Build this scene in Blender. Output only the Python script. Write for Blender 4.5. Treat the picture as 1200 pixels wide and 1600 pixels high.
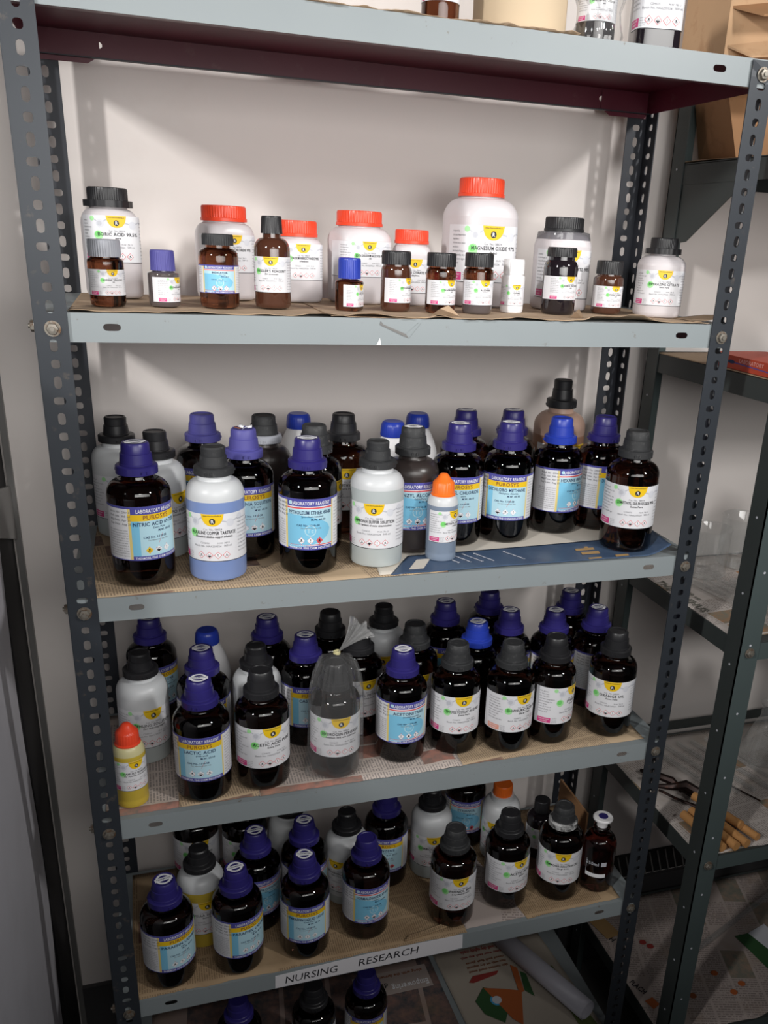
import bpy, bmesh, math, random
from math import sin, cos, pi, radians, sqrt, atan2, exp
from mathutils import Vector, Matrix
for o in list(bpy.data.objects): bpy.data.objects.remove(o)
S = bpy.context.scene
COL = S.collection
random.seed(7)

# ---------------------------------------------------------------- camera
CAMP = Vector((0.07655, -1.09120, 1.75))
RX = Vector((0.950147842946241, -0.30850051350686086, 0.04523836547233437))
UX = Vector((0.07240652789351829, 0.359431457316165, 0.930358168776941))
BX = Vector((-0.30327606444131144, -0.8807022542593955, 0.36385047489237726))
cd = bpy.data.cameras.new('camera')
cam = bpy.data.objects.new('camera', cd); COL.objects.link(cam)
M4 = Matrix(((RX.x, UX.x, BX.x, CAMP.x), (RX.y, UX.y, BX.y, CAMP.y), (RX.z, UX.z, BX.z, CAMP.z), (0, 0, 0, 1)))
cam.matrix_world = M4
cd.sensor_fit = 'VERTICAL'; cd.sensor_height = 24.0; cd.sensor_width = 24.0
cd.lens = 1360.64 / 1600 * 24.0
cd.shift_x = -83.26 / 1600; cd.shift_y = 103.98 / 1600
cd.clip_start = 0.01; cd.clip_end = 50
S.camera = cam

# ---------------------------------------------------------------- world, lamps, exposure
W = bpy.data.worlds.new('room_light'); S.world = W; W.use_nodes = True
bg = W.node_tree.nodes['Background']; bg.inputs[0].default_value = (0.80, 0.80, 0.86, 1); bg.inputs[1].default_value = 0.035
def area_lamp(name, loc, energy, sx, sy, rot, col=(1, 0.985, 0.96)):
    l = bpy.data.lights.new(name, 'AREA'); l.shape = 'RECTANGLE'; l.size = sx; l.size_y = sy; l.energy = energy; l.color = col
    o = bpy.data.objects.new(name, l); COL.objects.link(o); o.location = loc
    d = Vector((0.4, 0.2, 1.74 if name == 'added_front_fill' else 1.75)) - Vector(loc); o.rotation_euler = d.to_track_quat('-Z', 'Y').to_euler(); return o
la = area_lamp('ceiling_lamp', (-1.75, -1.75, 2.82), 6.2, 0.14, 0.30, 0); la.data.spread = radians(58)
lb = area_lamp('ceiling_lamp', (1.85, -1.65, 2.82), 4.2, 0.14, 0.30, 0); lb.data.spread = radians(58)
area_lamp('ceiling_lamp', (0.35, -2.7, 2.85), 4, 0.5, 0.12, 0)
front_fill = area_lamp('added_front_fill', (0.45, -1.32, 1.88), 5.4, 1.5, 0.50, 0); front_fill.data.spread = radians(98)  # added soft fill behind the camera, not a real window; brightens the upper bays
S.view_settings.view_transform = 'Standard'; S.view_settings.look = 'None'
S.view_settings.gamma = 1; S.view_settings.use_curve_mapping = False
S.view_settings.exposure = 0.0

# ---------------------------------------------------------------- materials
def hexc(r, g, b):
    f = lambda c: ((c / 255 + 0.055) / 1.055) ** 2.4 if c > 10 else c / 255 / 12.92
    return (f(r), f(g), f(b), 1)
MATS = {}
def mat(name, col=(0.8, 0.8, 0.8, 1), rough=0.5, metal=0.0, trans=0.0, ior=1.45, coat=0.0, sss=0.0, spec=None):
    if name in MATS: return MATS[name]
    m = bpy.data.materials.new(name); m.use_nodes = True
    b = m.node_tree.nodes['Principled BSDF']
    b.inputs['Base Color'].default_value = col; b.inputs['Roughness'].default_value = rough
    b.inputs['Metallic'].default_value = metal; b.inputs['Transmission Weight'].default_value = trans
    b.inputs['IOR'].default_value = ior; b.inputs['Coat Weight'].default_value = coat
    if spec is not None: b.inputs['Specular IOR Level'].default_value = spec
    if sss:
        b.inputs['Subsurface Weight'].default_value = sss; b.inputs['Subsurface Radius'].default_value = (0.012, 0.011, 0.010)
        b.inputs['Subsurface Scale'].default_value = 1.0
    MATS[name] = m; return m
class NT:
    def __init__(s, m): s.t = m.node_tree; s.b = s.t.nodes['Principled BSDF']
    def n(s, typ, **k):
        x = s.t.nodes.new(typ)
        for a, v in k.items(): setattr(x, a, v)
        return x
    def l(s, a, b): s.t.links.new(a, b)
    def val(s, sock, v):
        if isinstance(v, (int, float)): sock.default_value = v
        elif isinstance(v, tuple): sock.default_value = v
        else: s.l(v, sock)
    def m(s, op, a, b=0.0, c=None):
        x = s.n('ShaderNodeMath', operation=op); s.val(x.inputs[0], a); s.val(x.inputs[1], b)
        if c is not None: s.val(x.inputs[2], c)
        return x.outputs[0]
    def mix(s, f, a, b):
        x = s.n('ShaderNodeMix', data_type='RGBA'); s.val(x.inputs[0], f); s.val(x.inputs[6], a); s.val(x.inputs[7], b); return x.outputs[2]
    def obj(s):
        return s.n('ShaderNodeTexCoord').outputs['Object']
    def mapping(s, v, scale=(1, 1, 1), loc=(0, 0, 0), rot=(0, 0, 0)):
        x = s.n('ShaderNodeMapping'); s.l(v, x.inputs[0]); x.inputs['Scale'].default_value = scale; x.inputs['Location'].default_value = loc; x.inputs['Rotation'].default_value = rot
        return x.outputs[0]
    def noise(s, v, scale, detail=3, rough=0.5):
        x = s.n('ShaderNodeTexNoise'); s.l(v, x.inputs['Vector']); x.inputs['Scale'].default_value = scale; x.inputs['Detail'].default_value = detail; x.inputs['Roughness'].default_value = rough
        return x.outputs[0]
    def ramp(s, f, a, b):
        x = s.n('ShaderNodeMapRange'); s.val(x.inputs[0], f); x.inputs[1].default_value = a; x.inputs[2].default_value = b; return x.outputs[0]
    def bump(s, h, strength=0.2, dist=0.001):
        x = s.n('ShaderNodeBump'); s.l(h, x.inputs['Height']); x.inputs['Strength'].default_value = strength; x.inputs['Distance'].default_value = dist
        s.l(x.outputs[0], s.b.inputs['Normal'])
def worn(name, col, dirt, rough=0.4, metal=0.0, scale=60, lo=0.62, hi=0.75, var=0.12, bumpS=0.0):
    if name in MATS: return MATS[name]
    m = mat(name, col, rough, metal); t = NT(m); v = t.obj()
    n1 = t.noise(v, scale, 5, 0.65); n2 = t.noise(v, 9, 3)
    c2 = tuple(min(1, c * (1 + var)) for c in col[:3]) + (1,); c1 = tuple(c * (1 - var) for c in col[:3]) + (1,)
    base = t.mix(n2, c1, c2)
    t.l(t.mix(t.ramp(n1, lo, hi), base, dirt), t.b.inputs['Base Color'])
    if bumpS: t.bump(n1, bumpS, 0.001)
    return m
M_WALL = worn('wall_paint', (0.76, 0.705, 0.675, 1), (0.68, 0.62, 0.585, 1), 0.75, 0, 5, 0.6, 0.9, 0.03)
M_SHELF = worn('blue_grey_shelf_paint', (0.250, 0.280, 0.292, 1), (0.16, 0.14, 0.12, 1), 0.38, 0, 70, 0.66, 0.74, 0.05)
M_MAROON = worn('maroon_primer', (0.10, 0.010, 0.024, 1), (0.14, 0.05, 0.055, 1), 0.4, 0, 40, 0.6, 0.8, 0.2)
M_POST = worn('slate_post_paint', (0.030, 0.035, 0.043, 1), (0.11, 0.09, 0.075, 1), 0.42, 0.15, 50, 0.62, 0.78, 0.12)
M_POSTIN = worn('dark_post_paint', hexc(42, 45, 52), (0.05, 0.05, 0.05, 1), 0.5, 0.1, 50, 0.62, 0.78, 0.1)
M_BOLT = worn('rusty_bolt', (0.24, 0.22, 0.19, 1), (0.16, 0.09, 0.05, 1), 0.45, 0.6, 180, 0.5, 0.65, 0.1)
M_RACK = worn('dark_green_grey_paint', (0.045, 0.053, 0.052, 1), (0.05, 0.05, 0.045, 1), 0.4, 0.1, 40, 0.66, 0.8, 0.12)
M_RACKF = worn('rack_front_face_tone', (0.075, 0.098, 0.098, 1), (0.08, 0.08, 0.075, 1), 0.4, 0.1, 40, 0.66, 0.8, 0.1)  # lighter tone of the rack colour for front-facing flanges and front lips
M_AMBER = mat('dark_amber_glass', (0.030, 0.012, 0.009, 1), 0.04, 0, 1.0, 1.5)
M_BROWN = mat('brown_amber_glass', (0.15, 0.048, 0.021, 1), 0.04, 0, 1.0, 1.5)
M_MID = mat('reddish_amber_glass', (0.060, 0.017, 0.009, 1), 0.04, 0, 1.0, 1.5)
M_DUSTG = mat('dusty_amber_glass', (0.045, 0.035, 0.033, 1), 0.32, 0, 0.3, 1.5)
M_BROWNP = mat('brown_powder_in_amber', (0.065, 0.024, 0.014, 1), 0.08, 0, 0, 1.5, 0.6)
M_GREYP = mat('grey_powder_in_glass', (0.085, 0.07, 0.07, 1), 0.08, 0, 0, 1.5, 0.6)
M_BLACKP = mat('black_bottle', (0.012, 0.009, 0.012, 1), 0.07, 0, 0, 1.5, 0.6)
M_BLUE = mat('navy_blue_plastic', (0.027, 0.021, 0.15, 1), 0.34)
M_BLUEL = mat('dusty_violet_blue_plastic', (0.075, 0.070, 0.28, 1), 0.5)
M_BLUEB = mat('bright_blue_plastic', (0.02, 0.045, 0.36, 1), 0.32)
M_BLACK = mat('black_plastic', (0.017, 0.017, 0.019, 1), 0.38)
M_BLACKD = worn('dusty_black_plastic', (0.026, 0.027, 0.029, 1), (0.10, 0.10, 0.10, 1), 0.6, 0, 120, 0.55, 0.9, 0.1)
M_RED = mat('red_orange_plastic', (0.78, 0.065, 0.025, 1), 0.33)
M_ORANGE = mat('orange_plastic', (0.90, 0.17, 0.02, 1), 0.35)
M_GREYC = mat('grey_plastic', (0.33, 0.34, 0.38, 1), 0.35)
M_WHITEC = mat('white_plastic', (0.78, 0.77, 0.78, 1), 0.38)
M_NAT = mat('natural_plastic', (0.60, 0.615, 0.63, 1), 0.36, sss=0.15)
M_JARW = mat('white_jar_plastic', (0.62, 0.58, 0.595, 1), 0.33, sss=0.1)
M_LCLR = mat('clear_liquid_in_plastic', (0.44, 0.48, 0.48, 1), 0.32, sss=0.1)
M_LBLUE = mat('blue_liquid_in_plastic', (0.19, 0.27, 0.52, 1), 0.32)
M_LGREYB = mat('grey_blue_liquid_in_plastic', (0.20, 0.25, 0.33, 1), 0.32)
M_LYEL = mat('yellow_liquid_in_plastic', (0.55, 0.40, 0.05, 1), 0.32)
M_NATY = mat('yellowed_plastic', (0.60, 0.55, 0.30, 1), 0.36)
M_PINK = mat('pinkish_plastic', (0.42, 0.28, 0.22, 1), 0.38)
M_LBR = mat('brown_liquid_in_plastic', (0.30, 0.16, 0.10, 1), 0.35)
M_DRED = mat('dark_red_glass', (0.13, 0.03, 0.03, 1), 0.05, 0, 1.0, 1.5)
M_PAPER = mat('white_label_paper', (0.73, 0.73, 0.76, 1), 0.42, coat=0.25)
M_PLBL = mat('violet_blue_print', (0.075, 0.075, 0.33, 1), 0.4)
M_PYEL = mat('yellow_print', (0.80, 0.52, 0.015, 1), 0.4)
M_PYEL2 = mat('pale_yellow_print', (0.75, 0.60, 0.22, 1), 0.4)
M_PSKY = mat('light_blue_print', (0.20, 0.52, 0.73, 1), 0.4)
M_PSKY2 = mat('pale_blue_print', (0.45, 0.68, 0.78, 1), 0.4)
M_PSKY3 = mat('deep_sky_print', (0.07, 0.38, 0.68, 1), 0.4)
M_PINKP = mat('black_print', (0.015, 0.015, 0.02, 1), 0.5)
M_PGREY = mat('grey_print', (0.22, 0.22, 0.24, 1), 0.5)
M_PLG = mat('light_grey_print', (0.50, 0.51, 0.56, 1), 0.5)
M_PLG2 = mat('pale_grey_print', (0.62, 0.63, 0.68, 1), 0.5)
M_PGRN = mat('green_print', (0.17, 0.60, 0.15, 1), 0.5)
M_PGRN2 = mat('pale_green_print', (0.36, 0.72, 0.33, 1), 0.5)
M_PMAG = mat('magenta_print', (0.62, 0.05, 0.22, 1), 0.5)
M_PRED = mat('red_print', (0.68, 0.09, 0.10, 1), 0.5)
M_PNAVY = mat('dark_blue_print', (0.01, 0.03, 0.10, 1), 0.5)
M_PBRN = mat('brown_print', (0.25, 0.08, 0.03, 1), 0.5)
M_PWHT = mat('white_print', (0.82, 0.82, 0.85, 1), 0.5)
M_CARD = worn('brown_cardboard', (0.34, 0.18, 0.085, 1), (0.22, 0.11, 0.05, 1), 0.8, 0, 25, 0.55, 0.8, 0.12)
M_CARDLIT = worn('front_lit_tan_cardboard', (0.52, 0.33, 0.19, 1), (0.38, 0.20, 0.10, 1), 0.8, 0, 25, 0.55, 0.8, 0.1)  # tan cardboard made lighter: front light put into the colour
M_KRAFT = worn('kraft_paper', (0.42, 0.30, 0.20, 1), (0.33, 0.22, 0.13, 1), 0.8, 0, 30, 0.5, 0.8, 0.12, 0.25)
M_DRUM = mat('beige_fibre_drum', (0.56, 0.44, 0.30, 1), 0.7)
M_REDBOX = mat('orange_red_carton', (0.50, 0.065, 0.03, 1), 0.45)
M_STRIP = mat('white_strip_paper', (0.74, 0.72, 0.75, 1), 0.5)
M_WOODT = worn('tan_rod', (0.50, 0.25, 0.09, 1), (0.25, 0.10, 0.03, 1), 0.6, 0, 60, 0.58, 0.75, 0.15)
M_DARKM = worn('blackened_metal', (0.035, 0.022, 0.02, 1), (0.14, 0.06, 0.04, 1), 0.4, 0.7, 60, 0.55, 0.7, 0.1)
M_FLOOR = worn('grey_floor_tile', (0.10, 0.095, 0.09, 1), (0.05, 0.045, 0.04, 1), 0.5, 0, 12, 0.55, 0.8, 0.1)
M_SKIRT = mat('dark_skirting_tile', (0.055, 0.053, 0.055, 1), 0.4)
M_PANEL = worn('pale_grey_lacquer', (0.52, 0.51, 0.55, 1), (0.44, 0.43, 0.46, 1), 0.4, 0, 8, 0.5, 0.9, 0.06)
M_GASK = mat('black_rubber_seal', (0.006, 0.005, 0.006, 1), 0.7)
M_DGLASS = mat('black_glass_panel', (0.012, 0.013, 0.018, 1), 0.12)
M_EDGE = mat('grey_edge_trim', (0.16, 0.155, 0.15, 1), 0.4)

def thin_film(name, tint, haze, ior, hcol=(0.8, 0.8, 0.8, 1), base=0.045):
    m = bpy.data.materials.new(name); m.use_nodes = True; t = m.node_tree
    for n in list(t.nodes): t.nodes.remove(n)
    out = t.nodes.new('ShaderNodeOutputMaterial'); tr = t.nodes.new('ShaderNodeBsdfTransparent'); gl = t.nodes.new('ShaderNodeBsdfGlossy'); df = t.nodes.new('ShaderNodeBsdfDiffuse')
    tr.inputs[0].default_value = tint; gl.inputs['Roughness'].default_value = 0.06; df.inputs[0].default_value = hcol
    lw = t.nodes.new('ShaderNodeLayerWeight'); lw.inputs['Blend'].default_value = 0.5
    pw = t.nodes.new('ShaderNodeMath'); pw.operation = 'POWER'; pw.inputs[1].default_value = 3.5; t.links.new(lw.outputs['Facing'], pw.inputs[0])
    ma = t.nodes.new('ShaderNodeMath'); ma.operation = 'MULTIPLY_ADD'; ma.inputs[1].default_value = 0.45; ma.inputs[2].default_value = base; t.links.new(pw.outputs[0], ma.inputs[0])
    m1 = t.nodes.new('ShaderNodeMixShader'); m2 = t.nodes.new('ShaderNodeMixShader')
    m1.inputs[0].default_value = haze; t.links.new(tr.outputs[0], m1.inputs[1]); t.links.new(df.outputs[0], m1.inputs[2])
    t.links.new(ma.outputs[0], m2.inputs[0]); t.links.new(m1.outputs[0], m2.inputs[1]); t.links.new(gl.outputs[0], m2.inputs[2])
    t.links.new(m2.outputs[0], out.inputs[0]); MATS[name] = m; return m
M_FILM = thin_film('clear_polythene', (0.92, 0.92, 0.92, 1), 0.055, 1.6, base=0.07)
M_CLEARG = thin_film('clear_laboratory_glass', (0.94, 0.95, 0.95, 1), 0.07, 1.6, base=0.10)
M_FILM2 = thin_film('gathered_polythene', (0.9, 0.9, 0.9, 1), 0.22, 1.6, base=0.10)
M_TRCAP = thin_film('clear_shrink_band', (0.6, 0.6, 0.62, 1), 0.25, 1.5, (0.25, 0.25, 0.27, 1))

def newsprint(name, paper, ink, pitch=0.0045, rot=0.0, dens=0.42, colw=0.045, blocks=0.0, bcol=(0.3, 0.2, 0.15, 1), bcol2=(0.05, 0.12, 0.10, 1), seed=0.0, stain=(0.3, 0.2, 0.1, 1), st=0.75):
    m = mat(name, paper, 0.8); t = NT(m)
    v = t.mapping(t.obj(), (1, 1, 0), (seed, seed * 0.37, 0), (0, 0, rot))
    sp = t.n('ShaderNodeSeparateXYZ'); t.l(v, sp.inputs[0]); x, y = sp.outputs[0], sp.outputs[1]
    yy = t.m('DIVIDE', y, pitch); line = t.m('LESS_THAN', t.m('FRACT', yy), 0.55); row = t.m('FLOOR', yy)
    cx = t.m('DIVIDE', x, colw); gut = t.m('GREATER_THAN', t.m('FRACT', cx), 0.10); ci = t.m('FLOOR', cx)
    cmb = t.n('ShaderNodeCombineXYZ'); t.l(t.m('MULTIPLY', x, 330.0), cmb.inputs[0]); t.l(t.m('MULTIPLY', row, 7.31), cmb.inputs[1])
    w = t.n('ShaderNodeTexNoise'); t.l(cmb.outputs[0], w.inputs['Vector']); w.inputs['Scale'].default_value = 1.0; w.inputs['Detail'].default_value = 1.0
    word = t.m('GREATER_THAN', w.outputs[0], dens)
    # blocks of larger print or picture
    cb = t.n('ShaderNodeCombineXYZ'); t.l(ci, cb.inputs[0]); t.l(t.m('FLOOR', t.m('DIVIDE', y, colw * 1.3)), cb.inputs[1])
    wn = t.n('ShaderNodeTexWhiteNoise'); t.l(cb.outputs[0], wn.inputs['Vector'])
    has = t.m('LESS_THAN', wn.outputs[0], 1.0 - 0.12)
    txt = t.m('MULTIPLY', t.m('MULTIPLY', t.m('MULTIPLY', line, gut), word), has)
    c = t.mix(t.m('MULTIPLY', txt, 0.55), paper, ink)
    if blocks > 0:
        pic = t.m('MULTIPLY', t.m('LESS_THAN', wn.outputs[0], blocks), gut)
        pn = t.noise(v, 38, 6, 0.7); pc = t.mix(t.ramp(pn, 0.35, 0.65), bcol, bcol2)
        c = t.mix(pic, c, pc)
    sn = t.noise(v, 12, 4, 0.6); c = t.mix(t.m('MULTIPLY', t.ramp(sn, st - 0.2, st + 0.1), 0.5), c, stain)
    t.l(c, t.b.inputs['Base Color']); return m
M_NEWS_TAN = newsprint('yellowed_newsprint', (0.46, 0.34, 0.22, 1), (0.10, 0.07, 0.05, 1), 0.0038, pi / 2 - 0.12, 0.40, 0.05, 0.10, (0.30, 0.18, 0.12, 1), (0.12, 0.08, 0.07, 1), 1.3)
M_NEWS_V = newsprint('old_newsprint', (0.40, 0.28, 0.165, 1), (0.11, 0.07, 0.04, 1), 0.0038, pi / 2, 0.40, 0.055, 0.08, (0.2, 0.1, 0.07, 1), (0.1, 0.06, 0.05, 1), 2.1, (0.16, 0.09, 0.04, 1), 0.6)
M_NEWS_W = newsprint('pale_newsprint', (0.55, 0.47, 0.42, 1), (0.10, 0.09, 0.10, 1), 0.0045, pi / 2, 0.42, 0.04, 0.10, (0.45, 0.2, 0.15, 1), (0.2, 0.15, 0.13, 1), 0.7)
M_NEWS_C = newsprint('colour_newsprint', (0.44, 0.37, 0.34, 1), (0.12, 0.09, 0.09, 1), 0.006, 0.3, 0.45, 0.06, 0.10, (0.34, 0.24, 0.18, 1), (0.16, 0.18, 0.15, 1), 4.2)
M_NEWS_P = newsprint('picture_newsprint', (0.36, 0.27, 0.24, 1), (0.10, 0.06, 0.06, 1), 0.006, 0.1, 0.45, 0.095, 0.7, (0.24, 0.14, 0.115, 1), (0.055, 0.065, 0.075, 1), 3.2)
M_NEWS_R = newsprint('grey_newsprint', (0.50, 0.45, 0.42, 1), (0.14, 0.11, 0.10, 1), 0.005, pi / 2 - 0.1, 0.45, 0.05, 0.10, (0.4, 0.2, 0.1, 1), (0.15, 0.2, 0.17, 1), 5.2)
M_MAGNAVY = worn('navy_magazine_page', (0.055, 0.09, 0.16, 1), (0.10, 0.15, 0.22, 1), 0.3, 0, 14, 0.5, 0.8, 0.2)
M_GOLD = mat('gold_print', (0.42, 0.26, 0.11, 1), 0.5)
M_OFFW = mat('plain_back_page', (0.62, 0.57, 0.50, 1), 0.7)

# ---------------------------------------------------------------- mesh helpers
class MB:
    def __init__(s): s.v = []; s.f = []; s.m = []; s.sm = []; s.mats = []
    def mi(s, m):
        if m not in s.mats: s.mats.append(m)
        return s.mats.index(m)
    def add(s, vs, fs, m, smooth=False):
        b = len(s.v); s.v += [tuple(p) for p in vs]; k = s.mi(m)
        for f in fs: s.f.append(tuple(b + i for i in f)); s.m.append(k); s.sm.append(smooth)
    def box(s, a, b, m):
        (x0, y0, z0), (x1, y1, z1) = a, b
        s.add([(x0, y0, z0), (x1, y0, z0), (x1, y1, z0), (x0, y1, z0), (x0, y0, z1), (x1, y0, z1), (x1, y1, z1), (x0, y1, z1)],
              [(3, 2, 1, 0), (4, 5, 6, 7), (0, 1, 5, 4), (1, 2, 6, 5), (2, 3, 7, 6), (3, 0, 4, 7)], m)
    def lathe(s, prof, m, seg=40, e=2.0, ribs=0, amp=0.0, cap0=True, cap1=True, cx=0.0, cy=0.0, smooth=True, mfun=None, sx=1.0):
        rings = []
        b = len(s.v)
        for p in prof:
            r, z = p[0], p[1]; ee = p[2] if len(p) > 2 else e
            for i in range(seg):
                a = 2 * pi * i / seg
                c0, s0 = cos(a), sin(a)
                k = 1.0 if ee == 2 else (abs(c0) ** ee + abs(s0) ** ee) ** (-1.0 / ee)
                rr = r * k
                if ribs and len(p) > 3 and p[3]: rr *= 1 - amp * (0.5 + 0.5 * cos(ribs * a))
                s.v.append((cx + rr * c0 * sx, cy + rr * s0, z))
        for j in range(len(prof) - 1):
            mm = m if mfun is None else mfun((prof[j][1] + prof[j + 1][1]) / 2)
            k = s.mi(mm)
            for i in range(seg):
                i2 = (i + 1) % seg
                s.f.append((b + j * seg + i, b + j * seg + i2, b + (j + 1) * seg + i2, b + (j + 1) * seg + i)); s.m.append(k); s.sm.append(smooth)
        if cap0: s.f.append(tuple(b + i for i in range(seg - 1, -1, -1))); s.m.append(s.mi(m if mfun is None else mfun(prof[0][1]))); s.sm.append(False)
        if cap1:
            o = b + (len(prof) - 1) * seg
            s.f.append(tuple(o + i for i in range(seg))); s.m.append(s.mi(m if mfun is None else mfun(prof[-1][1]))); s.sm.append(False)
    def tube(s, pts, r, m, seg=10, cap=True):
        pts = [Vector(p) for p in pts]; b = len(s.v); k = s.mi(m)
        rs = r if isinstance(r, (list, tuple)) else [r] * len(pts)
        prev = None
        for i, p in enumerate(pts):
            d = (pts[min(i + 1, len(pts) - 1)] - pts[max(i - 1, 0)]).normalized()
            n = prev - d * prev.dot(d) if prev is not None else d.orthogonal()
            n.normalize(); prev = n; q = d.cross(n)
            for j in range(seg):
                a = 2 * pi * j / seg; s.v.append(tuple(p + rs[i] * (n * cos(a) + q * sin(a))))
        for i in range(len(pts) - 1):
            for j in range(seg):
                j2 = (j + 1) % seg
                s.f.append((b + i * seg + j, b + i * seg + j2, b + (i + 1) * seg + j2, b + (i + 1) * seg + j)); s.m.append(k); s.sm.append(True)
        if cap:
            s.f.append(tuple(b + j for j in range(seg - 1, -1, -1))); s.m.append(k); s.sm.append(False)
            o = b + (len(pts) - 1) * seg; s.f.append(tuple(o + j for j in range(seg))); s.m.append(k); s.sm.append(False)
    def mesh(s, name):
        me = bpy.data.meshes.new(name); me.from_pydata(s.v, [], s.f)
        for m in s.mats: me.materials.append(m)
        me.polygons.foreach_set('material_index', s.m); me.polygons.foreach_set('use_smooth', s.sm); me.update(); me.set_sharp_from_angle(angle=radians(36)); return me
    def build(s, name, parent=None, loc=None):
        o = bpy.data.objects.new(name, s.mesh(name)); COL.objects.link(o)
        if parent: o.parent = parent
        if loc: o.location = loc
        return o
def link(name, me, parent=None):
    o = bpy.data.objects.new(name, me); COL.objects.link(o)
    if parent: o.parent = parent
    return o
def tag(o, label, cat, group=None):
    o['label'] = label; o['category'] = cat
    if group: o['group'] = group
    return o
def thing(name, loc, label, cat, group=None, rz=0.0):
    o = bpy.data.objects.new(name, None); COL.objects.link(o); o.location = loc; o.rotation_euler = (0, 0, rz); o.empty_display_size = 0.02
    return tag(o, label, cat, group)
def struct(o): o['kind'] = 'structure'; return o

# ---------------------------------------------------------------- glyphs
GL = {}
def glyphs(bold):
    if bold in GL: return GL[bold]
    cu = bpy.data.curves.new('g', 'FONT'); cu.resolution_u = 2; cu.offset = 0.014 if bold else 0.0
    ob = bpy.data.objects.new('g', cu); COL.objects.link(ob)
    def get(s):
        cu.body = s; dg = bpy.context.evaluated_depsgraph_get(); dg.update(); ev = ob.evaluated_get(dg); me = ev.to_mesh()
        vs = [(v.co.x, v.co.y) for v in me.vertices]; fs = [tuple(p.vertices) for p in me.polygons]; ev.to_mesh_clear(); return vs, fs
    base = max(p[0] for p in get('||')[0])
    T = {' ': ([], [], 0.32)}
    for c in "ABCDEFGHIJKLMNOPQRSTUVWXYZabcdefghijklmnopqrstuvwxyz0123456789.,:;-'()%/+!&":
        vs, fs = get(c); adv = max(p[0] for p in get('|' + c + '|')[0]) - base
        T[c] = (vs, fs, adv)
    bpy.data.objects.remove(ob); bpy.data.curves.remove(cu); GL[bold] = T; return T
def text_geo(s, h, maxw=None, align='C', bold=False, serif=False):
    T = glyphs(bold); k = h / 0.70; x = 0; V = []; F = []
    for c in s:
        vs, fs, adv = T.get(c, T[' ']); b = len(V)
        V += [((x + p[0]) * k, p[1] * k) for p in vs]; F += [tuple(b + i for i in f) for f in fs]; x += adv * (1.06 if bold else 1.0)
    w = x * k; q = 1.0
    if maxw and w > maxw: q = maxw / w; w = maxw
    ox = {'L': 0, 'C': -w / 2, 'R': -w}[align]
    return [(p[0] * q + ox, p[1]) for p in V], F

class Path:   # horizontal outline of a bottle, u = arc length from the front (-Y)
    def __init__(s, r, e=2.0):
        s.r = r; s.e = e
        if e != 2.0:
            N = 720; s.p = []
            for i in range(-N // 2, N // 2 + 1):
                a = -pi / 2 + 2 * pi * i / N; c0, s0 = cos(a), sin(a); k = (abs(c0) ** e + abs(s0) ** e) ** (-1 / e); s.p.append((r * k * c0, r * k * s0))
            s.L = [0.0] * len(s.p); mid = N // 2
            for i in range(mid + 1, N + 1): s.L[i] = s.L[i - 1] + math.dist(s.p[i], s.p[i - 1])
            for i in range(mid - 1, -1, -1): s.L[i] = s.L[i + 1] - math.dist(s.p[i], s.p[i + 1])
    def at(s, u, v, h):
        if s.e == 2.0:
            a = u / s.r; R = s.r + h; return (R * sin(a), -R * cos(a), v)
        import bisect
        i = min(max(bisect.bisect_left(s.L, u), 1), len(s.L) - 1)
        t = (u - s.L[i - 1]) / (s.L[i] - s.L[i - 1]); p, q = s.p[i - 1], s.p[i]
        x = p[0] + (q[0] - p[0]) * t; y = p[1] + (q[1] - p[1]) * t; dx, dy = q[0] - p[0], q[1] - p[1]; l = math.hypot(dx, dy)
        return (x + dy / l * h, y - dx / l * h, v)
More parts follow.
